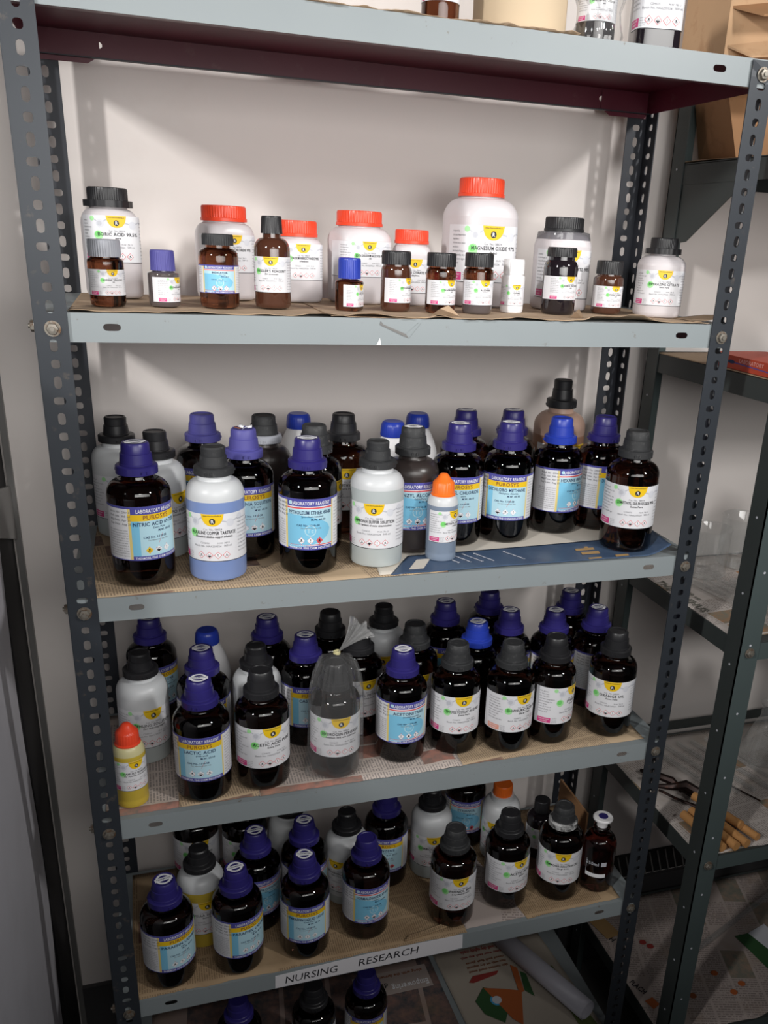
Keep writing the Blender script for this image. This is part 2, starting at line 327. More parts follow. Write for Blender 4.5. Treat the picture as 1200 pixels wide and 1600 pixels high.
class Lab:
    def __init__(s, path, v0, v1): s.b = MB(); s.p = path; s.v0 = v0; s.H = v1 - v0
    def shape(s, u0, u1, lo, hi, m, lay, n=None):
        n = n or max(1, int(math.ceil((u1 - u0) / 0.0025))); V = []; F = []
        for i in range(n + 1):
            u = u0 + (u1 - u0) * i / n; V += [s.p.at(u, lo(u), lay * 0.00009 + 0.0002), s.p.at(u, hi(u), lay * 0.00009 + 0.0002)]
            if i: F.append((2 * i - 2, 2 * i, 2 * i + 1, 2 * i - 1))
        s.b.add(V, F, m)
    def rect(s, u0, u1, a, b, m, lay): s.shape(u0, u1, lambda u: a, lambda u: b, m, lay)
    def disc(s, cu, cv, r, m, lay, n=14):
        s.shape(cu - r, cu + r, lambda u: cv - sqrt(max(0, r * r - (u - cu) ** 2)), lambda u: cv + sqrt(max(0, r * r - (u - cu) ** 2)), m, lay, n)
    def bowl(s, cu, top, w, d, m, lay):
        s.shape(cu - w, cu + w, lambda u: top - d * max(0, 1 - abs((u - cu) / w) ** 2.4) ** 0.55, lambda u: top, m, lay, 18)
    def diamond(s, cu, cv, r, m, lay): s.shape(cu - r, cu + r, lambda u: cv - (r - abs(u - cu)), lambda u: cv + (r - abs(u - cu)), m, lay, 4)
    def bar(s, u0, w0, u1, w1, t, m, lay):
        if u1 < u0: u0, w0, u1, w1 = u1, w1, u0, w0
        f = lambda u: w0 + (w1 - w0) * (u - u0) / max(1e-6, (u1 - u0)); s.shape(u0, u1, lambda u: f(u) - t / 2, lambda u: f(u) + t / 2, m, lay, 4)
    def text(s, st, cu, cv, h, m, maxw=None, align='C', bold=False, lay=4):
        V, F = text_geo(st, h, maxw, align, bold); s.b.add([s.p.at(cu + x, cv + y, lay * 0.00009 + 0.0002) for x, y in V], F, m)
    def hazard(s, cu, cv, r, kind, fill=None):
        s.diamond(cu, cv, r, M_PRED, 3); s.diamond(cu, cv, r * 0.84, fill or M_PWHT, 4)
        if kind == 'x': s.text('!', cu, cv - r * 0.42, r * 0.85, M_PINKP, bold=True, lay=5)
        elif kind == 'f':
            s.shape(cu - r * .25, cu + r * .25, lambda u: cv - r * .25, lambda u: cv + r * .5 * (1 - abs(u - cu) / (r * .25)), M_PINKP, 5, 4); s.bar(cu - r * .35, cv - r * .38, cu + r * .35, cv - r * .38, r * .08, M_PINKP, 5)
        elif kind == 'c':
            s.shape(cu - r * .62, cu + r * .62, lambda u: cv - (r * .68 - abs(u - cu)), lambda u: cv - r * .04, M_PINKP, 5, 4)
            s.bar(cu - r * .35, cv + r * .3, cu - r * .05, cv + r * .15, r * .1, M_PINKP, 5); s.bar(cu + r * .05, cv + r * .15, cu + r * .35, cv + r * .3, r * .1, M_PINKP, 5)
        else:
            s.disc(cu, cv + r * .15, r * .2, M_PINKP, 5, 6); s.bar(cu - r * .4, cv - r * .3, cu + r * .4, cv - r * .12, r * .13, M_PINKP, 5)

WORDS = "batch no exp date mfg net wt pack size store in cool dry place keep tightly closed avoid contact with skin wear gloves harmful vapour flush eyes well water seek advice made india min assay max limits of impurities".split()
def filler(n):
    out = ''
    while len(out) < n: out += random.choice(WORDS) + ' '
    return out[:n].strip()

def label_blue(path, v0, v1, name, sub='', band=True, haz='xcf', torn=False):
    """blue banded reagent label with light blue main panel"""
    L = Lab(path, v0, v1); r = path.r; q = r / 0.040; H = L.H
    um0, um1 = -0.0315 * q, 0.0335 * q; ul = -0.080 * q; ur = 0.066 * q
    t = H / 0.072
    L.rect(ul, ur, v0, v1, M_PAPER, 0)
    L.rect(ul, ur, v1 - 0.0030 * t, v1, M_PLBL, 1); L.rect(ul, ur, v0, v0 + 0.0012 * t, M_PLBL, 1)
    L.rect(um0 - 0.0035 * q, um0, v0 + 0.0012 * t, v1 - 0.003 * t, M_PYEL2, 1); L.rect(um1, um1 + 0.0028 * q, v0 + 0.0012 * t, v1 - 0.003 * t, M_PYEL2, 1)
    L.rect(um0, um1, v1 - 0.0105 * t, v1, M_PLBL, 2); L.rect(um0, um1, v0, v0 + 0.006 * t, M_PLBL, 2)
    L.disc(um0 + 0.005 * q, v1 - 0.0058 * t, 0.0028 * q, M_PSKY2, 3) if not band else None
    L.text('LABORATORY REAGENT', (um0 + um1) / 2 + 0.0015 * q, v1 - 0.0085 * t, 0.0049 * t, M_PWHT, (um1 - um0) * 0.84, 'C', True)
    L.text('THERMOSIL FINE CHEM INDUSTRIES', (um0 + um1) / 2, v0 + 0.0016 * t, 0.0031 * t, M_PWHT, (um1 - um0) * 0.92, 'C', True)
    top = v1 - 0.0105 * t
    if band:
        L.rect(um0 - 0.0035 * q, um1, top - 0.0085 * t, top, M_PYEL, 2); L.text('PUROSYS', (um0 + um1) / 2, top - 0.0068 * t, 0.0056 * t, M_PBRN, None, 'C', True); p1 = top - 0.0085 * t
    else:
        L.rect(um0, um1, top - 0.0012 * t, top, M_PWHT, 2); L.rect(um0, um1, top - 0.0032 * t, top - 0.0012 * t, M_PRED, 2); p1 = top - 0.0040 * t
        L.rect(um0, um1, v0 + 0.0060 * t, v0 + 0.0068 * t, M_PWHT, 3); L.rect(um0, um1, v0 + 0.0068 * t, v0 + 0.0080 * t, M_PRED, 3)
    L.rect(um0, um1, v0 + 0.006 * t, p1, M_PSKY2 if not band else M_PSKY, 2)
    if not band:
        L.shape(um0, um1 - 0.004 * q, lambda u: (v0 + p1) / 2 - 0.0255 * t * sqrt(max(0, 1 - ((u - um0) / (um1 - 0.004 * q - um0)) ** 2)), lambda u: (v0 + p1) / 2 + 0.0215 * t * sqrt(max(0, 1 - ((u - um0) / (um1 - 0.004 * q - um0)) ** 2)), M_PSKY, 3)
        L.disc(0.001, (v0 + p1) / 2 - 0.001 * t, 0.0080 * q, M_PSKY2, 4); L.disc(0.001, (v0 + p1) / 2 - 0.001 * t, 0.0066 * q, M_PSKY, 5); L.text('Tc', 0.001, (v0 + p1) / 2 - 0.004 * t, 0.006 * t, M_PSKY2, None, 'C', True, 6)
    else:
        L.shape(um0 + 0.010 * q, um1, lambda u: v0 + 0.006 * t, lambda u: p1, M_PSKY2, 3)
        L.bar(0.002, v0 + 0.022 * t, 0.008, v0 + 0.034 * t, 0.0008, M_PRED, 5)
    L.text(name, 0.001, p1 - 0.0068 * t, 0.0050 * t, M_PNAVY, (um1 - um0) * 0.93, 'C', True, 7)
    L.text(sub or 'Extra Pure', 0.004, p1 - 0.0110 * t, 0.0028 * t, M_PNAVY, 0.03, 'C', False, 7)
    L.text('M.W. 60.10', 0.012 * q, p1 - 0.0155 * t, 0.0028 * t, M_PNAVY, None, 'C', True, 7)
    L.text('CAS No. 1310-58', -0.002, p1 - 0.0235 * t, 0.0028 * t, M_PNAVY, None, 'C', True, 7)
    L.text('For laboratory use only', 0.002, p1 - 0.0270 * t, 0.0020 * t, M_PGREY, None, 'C', False, 7)
    hv = v0 + 0.0135 * t
    for i, k in enumerate(haz):
        fill = M_PYEL if k == 'y' else (M_PRED if k == 'F' else None)
        L.hazard((i - 1) * 0.0122 * q + 0.001, hv, 0.0056 * q, {'y': 'g', 'F': 'f'}.get(k, k), fill)
    # side panels of small print
    v = v1 - 0.007 * t
    for i in range(4):
        L.text(['Batch No  29041', 'Pack size  500 ml', 'Mfg Date  Apr 21', 'Exp Date  Aug 25'][i], ul + 0.018 * q, v - 0.002 * t, 0.0028 * t, M_PGREY, None, 'L', True); v -= 0.0052 * t
    v -= 0.003 * t
    while v > v0 + 0.006 * t:
        L.text(filler(30), ul + 0.014 * q, v - 0.002 * t, 0.0019 * t, M_PGREY, 0.030 * q, 'L'); v -= 0.0034 * t
    v = v1 - 0.007 * t
    while v > v0 + 0.006 * t:
        L.text(filler(22), um1 + 0.005 * q, v - 0.002 * t, 0.0020 * t, M_PGREY, 0.024 * q, 'L'); v -= 0.0045 * t
    return L.b

def label_white(path, v0, v1, name, sub='', nh=4, pinkbox=M_PMAG, w=None, fs=1.0):
    """white reagent label with yellow bowl, molecule drawing and black base line"""
    L = Lab(path, v0, v1); r = path.r; H = L.H; q = H / 0.066
    w = w or r * 1.85
    ul, ur = -w, w * 0.98
    L.rect(ul, ur, v0, v1, M_PAPER, 0); L.rect(ul, ur, v0, v0 + 0.0009 * q, M_PINKP, 1)
    # molecule
    mu = 0.0235 * q
    for (x, y, rr, mt) in ((-mu, v1 - 0.011 * q, 0.0058 * q, M_PLG2), (mu, v1 - 0.0125 * q, 0.0055 * q, M_PLG2), (mu + 0.016 * q, v1 - 0.007 * q, 0.005 * q, M_PLG2), (-mu - 0.001 * q, v1 - 0.011 * q, 0.0035 * q, M_PLG)):
        L.disc(x, y, rr, mt, 2)
    L.bar(-mu, v1 - 0.011 * q, -0.012 * q, v1 - 0.004 * q, 0.0022 * q, M_PLG, 1); L.bar(0.010 * q, v1 - 0.009 * q, mu, v1 - 0.0125 * q, 0.002 * q, M_PLG, 1)
    L.bar(mu, v1 - 0.0125 * q, mu + 0.014 * q, v1 - 0.007 * q, 0.002 * q, M_PLG, 1); L.bar(-mu - 0.009 * q, v1 - 0.005 * q, -mu, v1 - 0.011 * q, 0.002 * q, M_PLG, 1)
    L.bar(-mu - 0.0035 * q, v1 - 0.027 * q, -mu, v1 - 0.011 * q, 0.0022 * q, M_PLG, 1)
    L.disc(-mu - 0.011 * q, v1 - 0.0045 * q, 0.0034 * q, M_PGRN2, 2); L.disc(-mu - 0.003 * q, v1 - 0.027 * q, 0.0062 * q, M_PGRN2, 2); L.disc(-mu - 0.004 * q, v1 - 0.026 * q, 0.0040 * q, M_PGRN, 3)
    # bowl and mark
    L.bowl(0, v1, 0.0150 * q, 0.0165 * q, M_PYEL, 3); L.text('www.thermosilindia.in', 0, v1 - 0.0032 * q, 0.0018 * q, M_PINKP, 0.024 * q, 'C', True, 4)
    L.disc(0, v1 - 0.0100 * q, 0.0040 * q, M_PINKP, 4, 14); L.text('R', 0.0001, v1 - 0.0122 * q, 0.0046 * q, M_PWHT, None, 'C', True, 5)
    L.text('Cat. No. 08024', 0, v1 - 0.0222 * q, 0.0027 * q, M_PGREY, None, 'C', False)
    L.text(name, 0.001 * q, v1 - 0.0280 * q, 0.0046 * q * fs, M_PINKP, 0.060 * q, 'C', True, 5)
    L.text(sub or 'Extra Pure', 0.001 * q, v1 - 0.0325 * q, 0.0029 * q, M_PINKP, 0.050 * q, 'C', True, 5)
    L.text('Batch No. HAA239324', -0.008 * q, v1 - 0.0455 * q, 0.0027 * q, M_PGREY, None, 'C'); L.text('500 ml', 0.019 * q, v1 - 0.0450 * q, 0.0027 * q, M_PGREY, None, 'C')
    L.text('C2H6OS          M.W. 78.13', 0.002 * q, v1 - 0.0410 * q, 0.0023 * q, M_PGREY, None, 'C')
    ks = 'gcxg'
    for i in range(nh): L.hazard((i - (nh - 1) / 2) * 0.0112 * q, v0 + 0.0090 * q, 0.0051 * q, ks[i % 4])
    # left text, magenta block, right text
    x0 = -0.062 * q
    if x0 < ul + 0.001: x0 = ul + 0.0015
    v = v1 - 0.006 * q
    while v > v0 + 0.020 * q:
        L.text(filler(random.choice([16, 22, 12])), x0, v - 0.002 * q, 0.0023 * q, M_PGREY, 0.026 * q, 'L'); v -= 0.0046 * q
    L.rect(x0, x0 + 0.022 * q, v0 + 0.0025 * q, v0 + 0.0115 * q, pinkbox, 2)
    L.text('LABORATORY', x0 + 0.011 * q, v0 + 0.0080 * q, 0.0018 * q, M_PWHT, 0.019 * q, 'C', True); L.text('REAGENT', x0 + 0.011 * q, v0 + 0.0045 * q, 0.0018 * q, M_PWHT, 0.019 * q, 'C', True)
    for i in range(4): L.text(filler(9), x0 + 0.024 * q, v0 + 0.0030 * q + i * 0.0026 * q, 0.0015 * q, M_PGREY, 0.008 * q, 'L')
    v = v1 - 0.008 * q
    while v > v0 + 0.008 * q and ur > 0.034 * q:
        L.text(filler(18), 0.0345 * q, v - 0.002 * q, 0.0020 * q, M_PGREY, min(0.022 * q, ur - 0.035 * q), 'L'); v -= 0.005 * q
    return L.b

# ---------------------------------------------------------------- bottle kinds
def arc(r0, z0, r1, z1, n=7, k=1.0):   # quarter ellipse from vertical wall (r0,z0) to (r1,z1)
    return [(r1 + (r0 - r1) * cos(pi / 2 * i / n) ** k, z0 + (z1 - z0) * sin(pi / 2 * i / n)) for i in range(n + 1)]
def base_round(r, h=0.006): return [(r * 0.80, 0.0), (r * 0.90, h * 0.10), (r * 0.97, h * 0.4), (r, h)]
MC = {}
def cached(key, fn):
    if key not in MC: MC[key] = fn()
    return MC[key]
def amber_body(r, m):
    def f():
        b = MB(); p = base_round(r, 0.009) + [(r, 0.118)] + arc(r, 0.118, 0.0215, 0.138, 9) + [(0.0205, 0.1395), (0.0205, 0.148)]
        b.lathe(p, m, 48); return b.mesh('glass_body')
    return cached(('amber', r, m.name), f)
def cone_cap(m, zc, top, rc=0.0262, r1=0.0204, r2=0.0170):
    def f():
        b = MB(); h0 = zc + (top - zc) * 0.30; h1 = zc + (top - zc) * 0.66
        b.lathe([(r1 + 0.0012, h0 - 0.002), (r1 + 0.0010, h0 + 0.0012), (r1 + 0.0002, h0 + 0.0018), (r1 - 0.0010, h1), (r1 - 0.0024, h1 + 0.0006), (r2 + 0.0004, top - 0.0022), (r2 - 0.0012, top), (r2 * 0.80, top), (r2 * 0.74, top - 0.0012)], m, 40); return b.mesh('cap')
    return cached(('cone', m.name, zc, top, rc), f)
def collar_mesh(m, zc, top, rc=0.0262):
    def f():
        b = MB(); h0 = zc + (top - zc) * 0.30; r1_ = 0.0204
        b.lathe([(rc - 0.0015, zc), (rc, zc + 0.0008), (rc, h0 - 0.0016), (rc - 0.0012, h0 - 0.0004), (rc - 0.0030, h0), (r1_ + 0.0004, h0 + 0.0002)], m, 48)
        for a in (-0.25, 0.0, 1.8, 2.1, 4.0):   # little moulded notches on the ring
            x, y = (rc + 0.0001) * cos(a - pi / 2), (rc + 0.0001) * sin(a - pi / 2)
            b.lathe([(0.0016, zc + 0.003), (0.0016, zc + 0.0062)], m, 6, cx=x, cy=y)
        return b.mesh('tamper_ring')
    return cached(('collar', m.name, zc, top, rc), f)
def sticker_mesh(r, z):
    def f():
        b = MB(); n = 28; V = []; F = []
        for i in range(n):   # roundel: ring with a bar across
            a = 2 * pi * i / n; V += [(r * cos(a), r * sin(a), z), (r * 0.70 * cos(a), r * 0.70 * sin(a), z)]
        for i in range(n): j = (i + 1) % n; F.append((2 * i, 2 * j, 2 * j + 1, 2 * i + 1))
        b.add(V, F, M_PWHT); b.box((-r * 1.12, -r * .30, z - 0.0001), (r * 1.12, r * .30, z + 0.0002), M_PWHT)
        Vt, Ft = text_geo('THERMOSIL', r * 0.26, r * 1.9, 'C', True); b.add([(x, y - r * .12, z + 0.0003) for x, y in Vt], Ft, M_PNAVY); return b.mesh('cap_sticker')
    return cached(('stick', r, z), f)
def plastic_body(r, H, mtop, mliq, lev, name='plastic_body'):
    def f():
        b = MB(); k = H / 0.177
        p = base_round(r, 0.006) + [(r, lev - 0.0002), (r, lev)] if lev < 0.114 * k else base_round(r, 0.006)
        p = p + [(r, 0.114 * k)] + arc(r, 0.114 * k, 0.0225, 0.134 * k, 9) + [(0.0218, 0.136 * k), (0.0218, 0.146 * k)]
        b.lathe(p, mtop, 44, mfun=lambda z: mliq if z < lev else mtop); return b.mesh(name)
    return cached(('pl', r, H, mtop.name, mliq.name, lev), f)

ZS = [1.9818, 1.6538, 1.3059, 0.9680, 0.6300, 0.2880]
LIFT = 0.0019
POS = {'a1': (0.0592, 0.0627, 0.1845), 'a2': (0.1551, 0.0614, 0.177), 'a3': (0.2794, 0.0625, 0.1845), 'a4': (0.3797, 0.0697, 0.177), 'a5': (0.4764, 0.0621, 0.128), 
       'a6': (0.6085, 0.1390, 0.1845), 'a7': (0.7077, 0.1656, 0.1845), 'a8': (0.7836, 0.0590, 0.1845), 'a9': (0.7885, 0.1691, 0.1845), 'a10': (0.0315, 0.2680, 0.177), 
       'a11': (0.0845, 0.1620, 0.177), 'a12': (0.1537, 0.2411, 0.1845), 'a13': (0.2022, 0.1317, 0.1845), 'a14': (0.2422, 0.2240, 0.1845), 'a15': (0.3026, 0.2714, 0.177), 
       'a16': (0.3047, 0.1482, 0.1845), 'a17': (0.3647, 0.2262, 0.1845), 'a18': (0.4362, 0.1981, 0.177), 'a18b': (0.4943, 0.2581, 0.177), 'a19': (0.4457, 0.1201, 0.1845), 
       'a20': (0.5245, 0.1383, 0.1845), 'a21': (0.5715, 0.2401, 0.1845), 'a22': (0.6523, 0.2343, 0.1845), 'a23': (0.7593, 0.2775, 0.2268), 'b1': (0.0171, 0.0451, 0.128), 
       'b2': (0.0390, 0.1694, 0.177), 'b3': (0.0551, 0.2798, 0.1845), 'b4': (0.1430, 0.2289, 0.177), 'b5': (0.1289, 0.1470, 0.1845), 'b6': (0.1189, 0.0494, 0.1845), 
       'b7': (0.2410, 0.2423, 0.1845), 'b8': (0.2118, 0.1556, 0.177), 'b9': (0.2069, 0.0578, 0.1845), 'b10': (0.2905, 0.1602, 0.1845), 'b11': (0.3470, 0.2411, 0.1845), 
       'b12': (0.3787, 0.1662, 0.1845), 'b13': (0.3178, 0.0588, 0.1845), 'b14': (0.4475, 0.2656, 0.177), 'b15': (0.4747, 0.1653, 0.1845), 'b16': (0.5553, 0.2454, 0.1845), 
       'b17': (0.4285, 0.0768, 0.1845), 'b18': (0.5204, 0.0795, 0.1845), 'b19': (0.5801, 0.1503, 0.1845), 'b20': (0.6504, 0.2744, 0.1845), 'b21': (0.6532, 0.1846, 0.1845), 
       'b22': (0.6087, 0.0629, 0.1845), 'b23': (0.6879, 0.0679, 0.1845), 'b24': (0.7321, 0.1672, 0.1845), 'b25': (0.7999, 0.2436, 0.1845), 'b26': (0.8128, 0.1618, 0.1845), 
       'b27': (0.7984, 0.0649, 0.1845), 'c1': (0.0493, 0.0485, 0.1845), 'c2': (0.1568, 0.0486, 0.1845), 'c3': (0.2664, 0.0518, 0.1845), 'c4': (0.3737, 0.0678, 0.1845), 
       'c5': (0.5270, 0.0553, 0.1845), 'c6': (0.6353, 0.0714, 0.1845), 'c7': (0.7376, 0.0660, 0.1845), 'c8': (0.8155, 0.0595, 0.15), 'c9': (0.1053, 0.1215, 0.177), 
       'c10': (0.1061, 0.2641, 0.1845), 'c11': (0.1906, 0.2425, 0.1845), 'c12': (0.1978, 0.1324, 0.1845), 'c13': (0.2699, 0.2300, 0.177), 'c14': (0.2813, 0.1398, 0.1845), 
       'c15': (0.3595, 0.1559, 0.177), 'c16': (0.4388, 0.1814, 0.1845), 'c17': (0.5269, 0.1826, 0.177), 'c18': (0.6186, 0.2500, 0.1845), 'c19': (0.6711, 0.1905, 0.165), 
       'c20': (0.7473, 0.1700, 0.1221), 'd1': (0.1555, 0.1140, 0.1845), 'd2': (0.2899, 0.1091, 0.1845), 'd3': (0.3900, 0.1122, 0.1845), 's1': (0.0426, 0.0779, 0.0753), 
       's2': (0.1081, 0.0894, 0.0656), 's3': (0.1753, 0.0933, 0.0868), 's4': (0.2436, 0.1040, 0.1107), 's5': (0.3406, 0.0854, 0.0654), 's6': (0.4057, 0.0937, 0.076), 
       's7': (0.4636, 0.0777, 0.0764), 's8': (0.5181, 0.0803, 0.0783), 's9': (0.5808, 0.1078, 0.0716), 's10': (0.6489, 0.0990, 0.09), 's11': (0.7409, 0.1253, 0.0748), 
       's12': (0.8095, 0.0967, 0.1092), 'j13': (0.0482, 0.2255, 0.1359), 'j14': (0.1973, 0.2398, 0.1223), 'j15': (0.2967, 0.2314, 0.1082), 'j16': (0.3858, 0.2255, 0.125), 
       'j17': (0.4610, 0.2125, 0.1037), 'j18': (0.5703, 0.2265, 0.1784), 'j19': (0.6892, 0.1842, 0.1313), }
def facing(x, y): return atan2(CAMP.x - x, -(CAMP.y - y))
def root(i, name, shelf, label, cat, group, ang):
    x, y, h = POS[i]
    return thing(name, (x, y, ZS[shelf] + LIFT), label, cat, group, facing(x, y) + radians(ang))

CAPM = {'blue': M_BLUE, 'violet': M_BLUEL, 'bright': M_BLUEB, 'black': M_BLACK, 'dusty': M_BLACKD}
GLM = {'dark': M_AMBER, 'brown': M_BROWN, 'mid': M_MID, 'dust': M_DUSTG}
G_AM = 'amber glass reagent bottles with cone caps'
G_PL = 'translucent plastic reagent bottles with black cone caps'
G_JAR = 'small amber sample jars on the upper shelf'
G_WJ = 'white plastic jars with red lids'
def amber(i, shelf, cap, ang, lab, label, glass='dark', sticker=False, collar=None, r=0.0400):
    t = root(i, 'amber_reagent_bottle', shelf, label, 'bottle', G_AM, ang)
    link('glass_body', amber_body(r, GLM[glass]), t)
    c = link('cap', cone_cap(CAPM[cap], 0.1445, 0.1845), t)
    link('tamper_ring', collar_mesh(collar or CAPM[cap], 0.1445, 0.1845), t)
    if sticker:
        s = link('cap_sticker', sticker_mesh(0.0118, 0.1849), c); s.rotation_euler = (0, 0, -radians(ang) * 0.5)
        s['label'] = 'white round seal sticker'
    if lab:
        k = lab[0]
        if k == 'B': b = label_blue(Path(r), 0.038, 0.110, lab[1], lab[2], True, lab[3] if len(lab) > 3 else 'xcf')
        elif k == 'C': b = label_blue(Path(r), 0.038, 0.110, lab[1], lab[2], False, lab[3] if len(lab) > 3 else 'gxF')
        else: b = label_white(Path(r), 0.040, 0.107, lab[1], lab[2], pinkbox=lab[3] if len(lab) > 3 else M_PMAG)
        b.build('paper_label', t)
    return t
def plastic(i, shelf, ang, lab, label, top=M_NAT, liq=M_LCLR, lev=0.108, r=0.038, H=None, cap='black', group=G_PL, capfit=None):
    H = H or 0.177; k = H / 0.177
    t = root(i, 'plastic_reagent_bottle', shelf, label, 'bottle', group, ang)
    link('plastic_body', plastic_body(r, H, top, liq, lev), t)
    link('cap', cone_cap(CAPM[cap], 0.1405 * k, H, 0.0262, 0.0180, 0.0155), t)
    link('tamper_ring', collar_mesh(CAPM[cap], 0.1405 * k, H), t)
    if lab: label_white(Path(r), 0.0296 * k, 0.0952 * k, lab[0], lab[1]).build('paper_label', t)
    return t
def milk(i, shelf, label, line=False):
    t = root(i, 'white_plastic_bottle', shelf, label, 'bottle', 'white sloping bottles with blue screw caps', 0)
    def f():
        b = MB(); r = 0.036; b.lathe(base_round(r, 0.005) + [(r, 0.088), (r * 0.985, 0.100), (r * 0.92, 0.115), (r * 0.80, 0.130), (r * 0.66, 0.142), (0.0195, 0.150), (0.0172, 0.153), (0.0172, 0.158)], M_WHITEC, 44); return b.mesh('bottle_body')
    link('bottle_body', cached('milkb', f), t)
    def g():
        b = MB(); b.lathe([(0.0192, 0.1545, 2, 1), (0.0196, 0.157, 2, 1), (0.0186, 0.1700, 2, 1), (0.0168, 0.1748, 2, 0), (0.0142, 0.177, 2, 0), (0.010, 0.1768, 2, 0)], M_BLUEB, 96, ribs=32, amp=0.03); return b.mesh('screw_cap')
    link('screw_cap', cached('milkc', g), t)
    if line:
        L = Lab(Path(0.036), 0.03, 0.09); L.rect(-0.09, 0.09, 0.025, 0.086, M_PAPER, 0); L.rect(-0.09, 0.09, 0.086, 0.0872, M_PINKP, 1); L.b.build('paper_label', t)
    return t
def dropper(i, shelf, ang, lab, label, capm, top, liq, lev):
    t = root(i, 'dropper_bottle', shelf, label, 'bottle', 'small dropper bottles with pointed caps', ang)
    r = 0.0226; b = MB()
    b.lathe(base_round(r, 0.004) + [(r, 0.010), (r * 0.975, 0.012), (r, 0.014), (r, 0.080)] + arc(r, 0.080, 0.0150, 0.098, 7), top, 40, mfun=lambda z: liq if z < lev else top); b.build('plastic_body', t)
    c = MB(); c.lathe([(0.0176, 0.0965), (0.0180, 0.0985), (0.0165, 0.1000, 2, 1), (0.0158, 0.115, 2, 1), (0.0128, 0.1185), (0.0112, 0.1195), (0.0072, 0.1255), (0.0048, 0.128), (0.002, 0.1287)], capm, 80, ribs=26, amp=0.03); c.build('pointed_cap', t)
    label_white(Path(r), 0.030, 0.0775, lab[0], lab[1], nh=4, fs=0.9).build('paper_label', t)
    return t
def ribcap(t, r, z0, z1, m, ribs=36, flare=0.0, name='screw_lid', amp=0.03):
    b = MB(); b.lathe([(r * (1 + flare), z0, 2, 1), (r * (1 + flare * .8), z0 + 0.001, 2, 1), (r, z1 - 0.003, 2, 1), (r * 0.97, z1 - 0.0008, 2, 0), (r * 0.93, z1, 2, 0), (r * 0.8, z1 - 0.0005, 2, 0)], m, 144, ribs=ribs, amp=amp); return b.build(name, t)
def small_jar(i, ang, lab, label, r, H, capr, capz, zb, zl0, zl1, bodym, capm, kind='W', e=2.0, neck=None, group=G_JAR, name='sample_jar', lvl=None, lm=None, cflare=0.0, shelf=1, nh=4):
    t = root(i, name, shelf, label, 'jar', group, ang); b = MB(); nr = neck or capr * 0.9
    prof = [(p[0], p[1], e) for p in base_round(r, 0.006)]
    if lvl: prof += [(r, lvl - .0002, e), (r, lvl, e)]
    prof += [(r, zb, e)] + [(p[0], p[1], e + (2 - e) * j / 7) for j, p in enumerate(arc(r, zb, nr, capz - (capz - zb) * 0.25, 7))] + [(nr, capz + 0.002, 2)]
    b.lathe(prof, bodym, 48, mfun=(lambda z: lm if z < lvl else bodym) if lvl else None); b.build('glass_body', t)
    ribcap(t, capr, capz, H, capm, 40, cflare)
    P = Path(r, e)
    if kind == 'W': label_white(P, zl0, zl1, lab[0], lab[1], nh=nh).build('paper_label', t)
    elif kind == 'C': label_blue(P, zl0, zl1, lab[0], lab[1], False, 'gcx').build('paper_label', t)
    return t
def white_jar(i, ang, lab, label, r, H, capr, caph, capm, e=4.5, ring=None, lz=(0.20, 0.66), group=G_WJ, shelf=1, bodym=None, w=None):
    t = root(i, 'plastic_jar', shelf, label, 'jar', group, ang); b = MB(); zc = H - caph; zs = zc * 0.82
    prof = [(p[0], p[1], e) for p in base_round(r, 0.008)] + [(r, zs, e)] + [(p[0], p[1], e + (2 - e) * min(1, j / 6)) for j, p in enumerate(arc(r, zs, capr * 0.93, zc - 0.002, 7))] + [(capr * 0.92, zc + 0.004, 2)]
    b.lathe(prof, bodym or M_JARW, 64); b.build('jar_body', t)
    if ring:
        c = MB(); c.lathe([(ring, zc, 2, 1), (ring, zc + caph * 0.34, 2, 1), (capr, zc + caph * 0.36, 2, 0)], capm if ring < 0.03 or capm is M_BLACK else capm, 96, ribs=18, amp=0.02); c.build('tamper_ring', t)
        ribcap(t, capr, zc + caph * 0.30, H, capm, 48)
    else:
        c = MB(); c.lathe([(capr * 1.03, zc, 2), (capr * 1.03, zc + 0.004, 2), (capr * 1.0, zc + 0.0045, 2)], capm, 64); c.build('tamper_ring', t)
        ribcap(t, capr, zc + 0.0045, H, capm, 48)
    if lab: label_white(Path(r, e), H * lz[0], H * lz[1], lab[0], lab[1], w=w).build('paper_label', t)
    return t

# ---------------------------------------------------------------- room
WALLY = 0.37
def room():
    b = MB(); b.box((-0.9, WALLY, 0.05), (3.2, WALLY + 0.1, 3.0), M_WALL); struct(b.build('wall_back'))
    b = MB(); b.box((-2.6, -3.2, 0.0), (3.2, WALLY + 0.1, 0.10), M_FLOOR); struct(b.build('floor'))
    b = MB(); b.box((-0.128, WALLY - 0.010, 0.10), (3.2, WALLY + 0.001, 0.326), M_SKIRT); struct(b.build('baseboard_back'))
    b = MB(); b.box((-0.137, WALLY - 0.012, 0.10), (-0.128, WALLY + 0.001, 2.6), M_EDGE); struct(b.build('trim_1'))
room()

